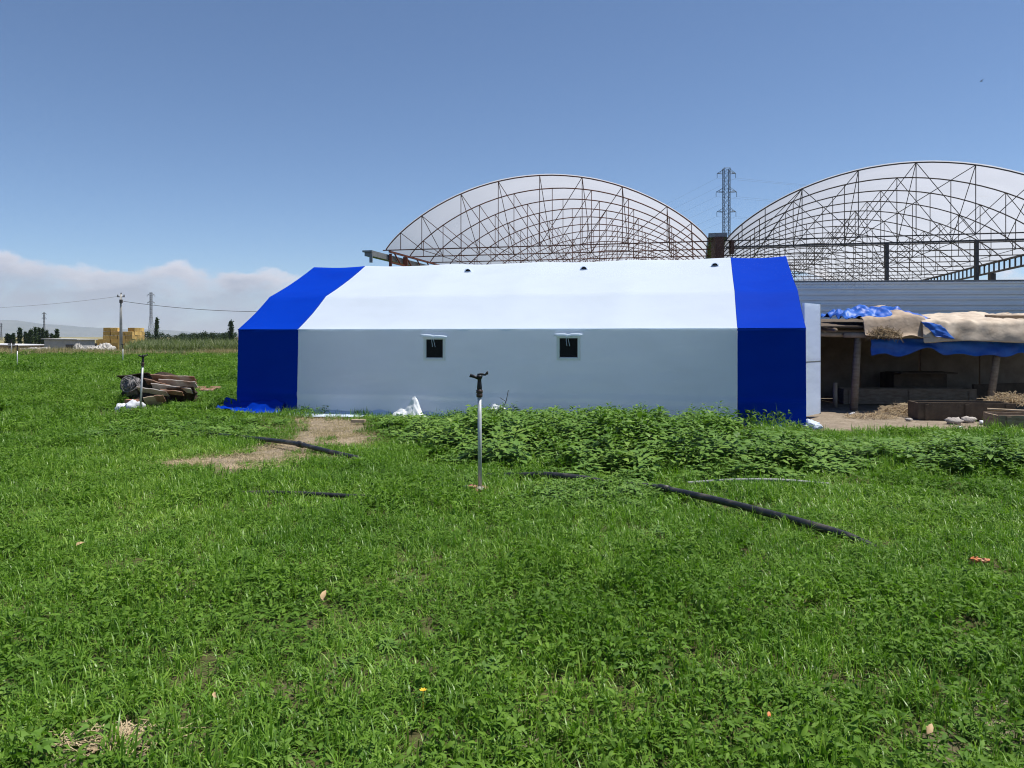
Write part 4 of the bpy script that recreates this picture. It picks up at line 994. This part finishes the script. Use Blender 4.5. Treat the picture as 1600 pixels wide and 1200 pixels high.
def layer(y0, y1, step, scale, margin):
    y = y0
    while y < y1:
        half = y*.665+margin; x = -half
        while x < min(half, 16):
            xx, yy = x+g.uniform(-.5, .5)*step, y+g.uniform(-.5, .5)*step; x += step
            b_ = bare(xx, yy) if yy < 24 else 0
            z = ground_z(xx, yy)-.012
            if b_ > .08:
                s__, w__ = tent_sw(xx, yy)
                if w__ < -.1 and xx < 4:
                    for _k in range(2): put(xx+g.uniform(-.1, .1), yy+g.uniform(-.1, .1), z, scale*g.uniform(.5, .95), 10+g.randrange(2))
                if w__ > -.1 or xx > 4.5 or g.random() > (1-b_)*1.2+.16: continue
                put(xx, yy, z, scale*.6, g.randrange(6)); continue
            f = nz(xx*.55, yy*.55, 6)+.5*nz(xx*1.9, yy*1.9, 8)
            if yy > 14: f += .12
            elif yy < 5.2: f += .10*min(1, 5.2-yy) + .12*(xx > -.4) - .08
            else: f -= .22
            big = (.95+.45*nz(xx*.8, yy*.8, 12)+.35*nz(xx*2.6, yy*2.6, 13))*g.uniform(.75, 1.2)
            if f > .18: 
                put(xx, yy, z, scale*g.uniform(.85, 1.25), 6+g.randrange(4), scale*big*g.uniform(.8, 1.3))
                if g.random() < .5: put(xx, yy, z, scale*g.uniform(.8, 1.1), g.randrange(6), scale*big)
            else:
                put(xx, yy, z, scale*g.uniform(.9, 1.25), g.randrange(6), scale*big*g.uniform(.62, .98))
                if g.random() < .3: put(xx, yy, z, scale*g.uniform(.8, 1.1), 6+g.randrange(4), scale*big*.8)
            if g.random() < .035: put(xx, yy, z, scale, 12+g.randrange(2), scale*.9)
            if g.random() < .07: put(xx, yy, z, scale*1.1, 10+g.randrange(2))
        y += step
layer(1.6, 7, .24, .82, 1.2)
layer(7, 13, .30, 1.0, 1.5)
layer(13, 26, .48, 1.35, 2)
layer(26, 63, .95, 2.3, 3)
scatter('grass', P_, Ro, Sc, Ix, colg, 'short green grass and clover covering the field', 'grass')

# ------------------------------------------------------------------ weed stand
wm = []
for i in range(7):
    V, Fc, SV, SF = weed(g, .5, 3, .10, .175, .13, .50)
    n0 = len(Fc); V2, F2 = merge((V, Fc), (SV, SF)); me = leafmesh('weed_plant_mesh', V2, F2, M_weed); me.materials.append(M_stem)
    mi = [0]*n0+[1]*len(SF); me.polygons.foreach_set('material_index', mi); wm.append(me)
colw = variant_collection('weed_variant', wm)
WP, WR, WS, WI = [], [], [], []
y = 7.9
while y < 15.2:
    x = -3.2
    while x < 10.2:
        xx, yy = x+g.uniform(-.11, .11), y+g.uniform(-.11, .11); x += .25
        h = weed_h(xx, yy)
        if h < .06 or (h < .12 and g.random() < .35) or nz(xx*1.9, yy*1.9, 31) < -.30: continue
        h *= g.uniform(.62, 1.15); WP.append((xx, yy, -.02)); WR.append((g.gauss(0, .12), g.gauss(0, .12), g.uniform(0, 6.28))); s_ = .86+.7*h*g.uniform(.8, 1.1); WS.append((s_, s_, h/.5)); WI.append(g.randrange(7))
    y += .25
# stragglers in the lawn, small
for _ in range(420):
    yy = 2.2+5.5*g.random()**1.3*1.0; xx = g.uniform(-.7, .7)*(yy+1)
    if nz(xx*.7, yy*.7, 14)+.25*(xx > -.2) < .12 or bare(xx, yy) > .2: continue
    s_ = g.uniform(.17, .32); WP.append((xx, yy, -.03)); WR.append((g.gauss(0, .2), g.gauss(0, .2), g.uniform(0, 6.28))); WS.append((s_*1.2, s_*1.2, s_*.55)); WI.append(g.randrange(7))
for _ in range(160):
    xx, yy = g.gauss(.85, .35), g.gauss(7.75, .35); s_ = g.uniform(.3, .5)
    WP.append((xx, yy, -.03)); WR.append((g.gauss(0, .15), g.gauss(0, .15), g.uniform(0, 6.28))); WS.append((s_*1.1, s_*1.1, s_*.6)); WI.append(g.randrange(7))
for _ in range(260):                                    # low weeds at the left of the tent foot
    xx, yy = g.uniform(-6.9, -4.1), g.uniform(11.9, 14.6)
    if bare(xx, yy) > .1: continue
    s_ = g.uniform(.3, .6); WP.append((xx, yy, -.03)); WR.append((g.gauss(0, .15), g.gauss(0, .15), g.uniform(0, 6.28))); WS.append((s_*1.3, s_*1.3, s_*.6)); WI.append(g.randrange(7))
for _ in range(700):
    xx, yy = g.uniform(-13, -5.6), g.uniform(13.5, 32)
    if nz(xx*.5, yy*.5, 44) < .05 or bare(xx, yy) > .1: continue
    s_ = g.uniform(.35, .7); WP.append((xx, yy, -.03)); WR.append((g.gauss(0, .15), g.gauss(0, .15), g.uniform(0, 6.28))); WS.append((s_*1.5, s_*1.5, s_*.55)); WI.append(g.randrange(7))
scatter('weeds', WP, WR, WS, WI, colw, 'dense stand of leafy green weeds in front of the tent', 'weeds')

# single plants that stand out
def plant(px, py, z0, h, nst, spread, lab, l0=.08, l1=.15, name='weed_plant', cat='weed', rat=.38, base=None):
    b_ = base or gp(px, py); root = empty(name, b_, lab, cat)
    V, Fc, SV, SF = weed(g, h, nst, l0, l1, spread, rat)
    o = bpy.data.objects.new('foliage', leafmesh('foliage', V, Fc, M_weed)); C.objects.link(o); o.parent = root; o['kind'] = 'stuff'
    o = bpy.data.objects.new('stem', leafmesh('stem', SV, SF, M_stem)); C.objects.link(o); o.parent = root
    return root
plant(0, 0, 0, .50, 6, .12, 'tallest single weed standing against the right part of the white wall', base=Vector((2.15, 12.6, 0)))
plant(0, 0, 0, .45, 18, .34, 'rounded bushy weed just left of the right blue wall panel', base=Vector((3.12, 12.7, 0)))
plant(0, 0, 0, .44, 20, .36, 'broad bushy weed clump below the right window', base=Vector((1.5, 13.0, 0)))
plant(0, 0, 0, .42, 14, .30, 'weed clump straight behind the near sprinkler', base=Vector((-.45, 13.4, 0)))
plant(0, 0, 0, .32, 10, .25, 'weed clump right beside the cloudy plastic sheet', base=Vector((-1.05, 13.6, 0)))
plant(0, 0, 0, .13, 5, .12, 'small weed growing at the foot of the right blue wall panel', base=Vector((4.85, 13.15, 0)))
def broadleaf(px, py, n, L, lab):
    b_ = gp(px, py); root = empty('broadleaf_plant', b_, lab, 'plant', )
    for k in range(n):
        V, Fc = [], []; a = k*2.4+g.gauss(0, .3); d = Vector((math.cos(a), math.sin(a), g.uniform(.25, .9)))
        leaf(V, Fc, d.normalized()*.03+Vector((0, 0, .02)), d, Vector((0, 0, 1)), L*g.uniform(.75, 1.15), L*.42, .3, .5)
        V += [(0, 0, 0), (.004, 0, 0), tuple(d.normalized()*.033+Vector((0, 0, .022)))]; Fc.append((len(V)-3, len(V)-2, len(V)-1))
        o = bpy.data.objects.new('leaf', leafmesh('leaf', V, Fc, M_weed)); C.objects.link(o); o.parent = root
for (px, py, n, L, lab) in ((150, 1150, 6, .13, 'broad leaved plant at the lower left beside the bare soil'), (45, 1185, 7, .15, 'large leaved plant in the bottom left corner'), (1490, 1035, 7, .12, 'broad leaved plant over a dark hollow at the lower right'), (990, 1060, 5, .11, 'broad leaf rosette right of the bottom centre'), (1225, 975, 5, .09, 'small broad leaf rosette below the pipe end'), (440, 1190, 6, .11, 'broad leaved plant right of the bare soil at the bottom'), (800, 1145, 5, .09, 'broad leaf rosette at the bottom centre')):
    broadleaf(px, py, n+2, L*.6, lab)

# ------------------------------------------------------------------ field edge: dry grass, crop, trees
dm = []
for i in range(4):
    V, Fc = blades(130, .55, .22, .60, .010, .022, g, .5); dm.append(leafmesh('dry_tuft', V, Fc, M_dry))
for i in range(2):
    V, Fc = blades(110, .55, .2, .5, .012, .026, g, .6); dm.append(leafmesh('edge_tuft', V, Fc, M_crop))
cold = variant_collection('dry_variant', dm); A, B_, S_, I_ = [], [], [], []
for _ in range(5200):
    yy = g.uniform(59.5, 74); xx = g.uniform(-50, 18)
    if yy < 63.5+.8*nz(xx*.2, 0, 1) and g.random() < .8: continue
    A.append((xx, yy, ground_z(xx, yy))); B_.append((0, 0, g.uniform(0, 6.28))); s_ = g.uniform(.7, 1.1)*(1 if xx > -36 else 1.15); S_.append((s_*1.2, s_*1.2, s_)); I_.append(g.randrange(6) if nz(xx*.15, yy*.3, 5) < .12 else 4+g.randrange(2))
scatter('dry_grass', A, B_, S_, I_, cold, 'strip of tall dry grass along the far edge of the field', 'dry grass')
cm_ = []
for i in range(4):
    V, Fc = blades(80, .6, 1.1, 1.75, .03, .06, g, .22); W, G_ = blades(120, .6, .7, 1.3, .03, .055, g, .7); cm_.append(leafmesh('crop_tuft', *merge((V, Fc), (W, G_)), M_crop))
colc = variant_collection('crop_variant', cm_); A, B_, S_, I_ = [], [], [], []
for _ in range(5200):
    yy = g.uniform(72, 135); xx = g.uniform(-.475*yy-1, 14)
    A.append((xx, yy, ground_z(xx, yy))); B_.append((0, 0, g.uniform(0, 6.28))); s_ = g.uniform(.9, 1.2); ht = ((1.55-.0080*yy)-ground_z(xx, yy))/1.6*g.uniform(.82, 1.08); S_.append((1.4, 1.4, ht)); I_.append(g.randrange(4))
scatter('crop_field', A, B_, S_, I_, colc, 'field of tall grey green crop beyond the dry grass', 'crop')

def crown(g, h, w, kind, n):
    V, Fc = [], []
    lob = [(g.uniform(0, 6.28), g.uniform(.15, .95), g.uniform(.55, 1.1)) for _ in range(10)]
    for _ in range(n):
        f = g.random(); a = g.uniform(0, 6.283)
        if kind == 'poplar': rr = w*(math.sin(math.pi*min(1, .08+f*.92))**.6)*(1-.35*f)
        else: rr = w*math.sin(math.pi*(.12+.84*f))**.55
        k = .72+.28*max((l[2]*max(0, math.cos(a-l[0]))*max(0, 1-abs(f-l[1])*5)) for l in lob)
        r_ = rr*k*math.sqrt(g.uniform(.15, 1)); p = Vector((math.cos(a)*r_, math.sin(a)*r_, h*(.1+.9*f) if kind == 'poplar' else h*(.12+.88*f)))
        for _2 in range(2):
            d = Vector((g.gauss(0, 1), g.gauss(0, 1), g.gauss(.6 if kind == 'poplar' else .1, .7))); s_ = g.uniform(.16, .34)*(h/8+.45)
            q = p+Vector((g.gauss(0, .2), g.gauss(0, .2), g.gauss(0, .2)))
            leaf(V, Fc, q, d, Vector((g.gauss(0, 1), g.gauss(0, 1), g.gauss(0, 1)+.4)), s_*1.5, s_*.8)
    return V, Fc
PT = [(leafmesh('crown', *crown(g, 8, .95, 'poplar', 520), M_tree)) for _ in range(4)]
BT = [(leafmesh('crown', *crown(g, 3, 1.9, 'bush', 420), M_tree)) for _ in range(4)]
tk = MB(); tk.tube([(0, 0, -.1), (0, 0, 3), (.05, 0, 6.5)], [.16, .12, .05], 7); tk.tube([(0, 0, 1.5), (.4, .1, 3.4)], [.06, .02], 5); tk.tube([(0, 0, 2), (-.35, .1, 4)], [.06, .02], 5)
tko = tk.build('trunk', M_trunk, None, True); C.objects.unlink(tko); TRUNK = tko.data
tk = MB()
for a in range(4): tk.tube([(0, 0, -.1), (math.cos(a*1.6)*.6, math.sin(a*1.6)*.6, 1.6)], [.06, .02], 5)
tko = tk.build('trunk', M_trunk, None, True); C.objects.unlink(tko); BTRUNK = tko.data
def tree(name, X, Y, h, w, crowns, base_h, base_w, trunk, lab, cat, group=None):
    root = empty(name, (X, Y, ground_z(X, Y)), lab, cat, group); root.scale = (w/base_w, w/base_w, h/base_h); root.rotation_euler = (0, 0, g.uniform(0, 6.28))
    o = bpy.data.objects.new('crown', g.choice(crowns)); C.objects.link(o); o.parent = root
    o = bpy.data.objects.new('trunk', trunk); C.objects.link(o); o.parent = root
def poplar(px, py, Y, wpx, lab, group=None):
    p = at(px, py, Y); tree('poplar_tree', p.x, Y, p.z+1.2, wpx/2/F*Y*.72, PT, 8, .95, TRUNK, lab, 'poplar', group)
poplar(245, 498, 230, 10, 'dark narrow poplar right of the slender pylon')
poplar(361, 502, 230, 12, 'bushy poplar nearest the left edge of the tent')
grv = [(12, 522), (21, 521), (31, 513), (40, 519), (48, 516), (55, 512), (61, 513), (67, 514), (73, 517), (81, 522), (89, 515), (17, 524), (45, 521), (85, 524)]
ORD = ['first', 'second', 'third', 'fourth', 'fifth', 'sixth', 'seventh', 'eighth', 'ninth', 'tenth', 'eleventh', 'twelfth', 'thirteenth', 'fourteenth']
for i, (px, py) in enumerate(grv):
    poplar(px, py, 215+R.uniform(-12, 12), R.uniform(9, 13), f'{ORD[sorted(grv).index((px, py))]} poplar from the left in the dark grove behind the far sheds', 'poplars in the far left grove')
for i in range(13):
    px = 232+i*11+R.uniform(-3, 3); py = 521+R.uniform(-2, 4)
    Y = 250+R.uniform(-15, 15); p = at(px, py, Y)
    tree('shrub', p.x, Y, max(2.2, p.z+1.2), R.uniform(1.6, 2.6), BT, 3, 1.9, BTRUNK, f'{ORD[i]} dark shrub from the left in the nearer row behind the crop', 'shrub', 'shrubs behind the crop field')
for i in range(9):
    px = 285+i*9; Y = 300; p = at(px, 524+R.uniform(-2, 1), Y)
    tree('shrub', p.x, Y, p.z+1.6, R.uniform(2.2, 3.2), BT, 3, 1.9, BTRUNK, f'{ORD[i]} shrub from the left in the farther row behind the crop', 'shrub', 'shrubs behind the crop field')

# ------------------------------------------------------------------ small litter in the grass
def litter(name, px, py, r3, m, lab, cat, seed, z=.07):
    p = gp(px, py)+Vector((0, 0, z)); mb = MB(); mb.blob(p, r3, 12, 8, .8, 2.5, seed); return tag(mb.build(name, m, None, False, origin=p), lab, cat)
litter('orange_scrap', 1524, 890, (.034, .024, .018), M_orange, 'bright orange scrap in the grass at the right', 'litter', 1)
litter('orange_scrap', 1540, 892, (.028, .02, .015), mat('faded_orange', (.55, .33, .22), (.6, .2, .08), 30, .8), 'faded pinkish scrap touching the bright orange one', 'litter', 2)
def dry_leaf(px, py, L, yaw, lab, pitch=.6, m=M_dryleaf):
    V, Fc = [], []; leaf(V, Fc, Vector((0, 0, 0)), Vector((math.cos(yaw), math.sin(yaw), pitch)), Vector((0, -1, 1)), L, L*.45, .5, .3); leaf(V, Fc, Vector((.01, 0, 0)), Vector((math.cos(yaw+.7), math.sin(yaw+.7), pitch*.7)), Vector((0, -1, 1)), L*.8, L*.35, .5, .3)
    o = bpy.data.objects.new('dry_leaf', leafmesh('dry_leaf', V, Fc, m)); C.objects.link(o); o.location = gp(px, py)+Vector((0, 0, .06)); return tag(o, lab, 'dry leaf')
dry_leaf(503, 955, .075, 1.4, 'pale curled dry leaf in the lawn left of the sprinkler', 1.2)
dry_leaf(118, 866, .06, .6, 'brown dry leaf in the lawn at the left')
dry_leaf(1448, 1172, .055, .5, 'pale dry husk near the bottom right', .9)
dry_leaf(335, 1112, .035, 2, 'tan dry leaf above the bare soil at lower left')
dry_leaf(1200, 1143, .03, 1, 'small orange dry leaf near the bottom right of centre', .6, M_orange)
mb = MB(); p = gp(661, 1112)+Vector((0, 0, .09))
for k in range(7):
    a = k*.9; mb.quad(p, p+Vector((math.cos(a)*.012, math.sin(a)*.012, .004)), p+Vector((math.cos(a+.35)*.018, math.sin(a+.35)*.018, .006)), p+Vector((math.cos(a+.7)*.012, math.sin(a+.7)*.012, .004)))
mb.tube([p-Vector((0, 0, .09)), p], .0015, 4); tag(mb.build('yellow_flower', M_petal, None, False, origin=p), 'single yellow flower in the leaves near the bottom centre', 'flower')
# trodden straw over the bare soil
mb = MB()
for _ in range(5200):
    cx, cy_, rx, ry = BARE[g.randrange(10)]
    x, y = cx+g.gauss(0, rx*.5), cy_+g.gauss(0, ry*.5); a = g.uniform(0, 6.28); L = g.uniform(.04, .12); d = Vector((math.cos(a), math.sin(a), g.uniform(-.1, .2)))*L/2; p = Vector((x, y, .012+g.random()*.02)); s_ = Vector((-math.sin(a), math.cos(a), 0))*.0018
    mb.quad(p-d-s_, p-d+s_, p+d+s_, p+d-s_)
tag(mb.build('loose_straw', M_straw), 'loose straw trodden over the bare soil by the tent', 'straw', kind='stuff')
# a bird high at the right
p = at(1533, 127, 90); mb = MB(); mb.tube([p+Vector((-.16, 0, 0)), p+Vector((-.08, 0, .02)), p+Vector((.06, 0, .02)), p+Vector((.18, 0, 0))], [.01, .05, .045, .012], 7)
bird = tag(mb.build('bird', M_burnt, None, True, origin=p), 'tiny dark bird flying high at the right', 'bird')
for sy in (-1, 1): q = MB(); q.quad(p+Vector((-.06, 0, .03)), p+Vector((.06, 0, .03)), p+Vector((.10, sy*.30, .12)), p+Vector((.02, sy*.34, .13))); q.build('wing', M_burnt, bird)

# ------------------------------------------------------------------ air
HAZE = 0.55e-4
mb = MB(); mb.box((0, 0, 195), (26600, 26600, 396))
hz = mb.build('haze', None); tag(hz, 'thin summer haze over the plain', 'haze', kind='stuff')
m = bpy.data.materials.new('air'); m.use_nodes = True; t = m.node_tree; t.nodes.clear()
pv = t.nodes.new('ShaderNodeVolumePrincipled'); pv.inputs['Color'].default_value = (.64, .76, .95, 1); pv.inputs['Density'].default_value = HAZE; pv.inputs['Anisotropy'].default_value = .25
oo = t.nodes.new('ShaderNodeOutputMaterial'); t.links.new(pv.outputs[0], oo.inputs['Volume']); hz.data.materials.append(m)
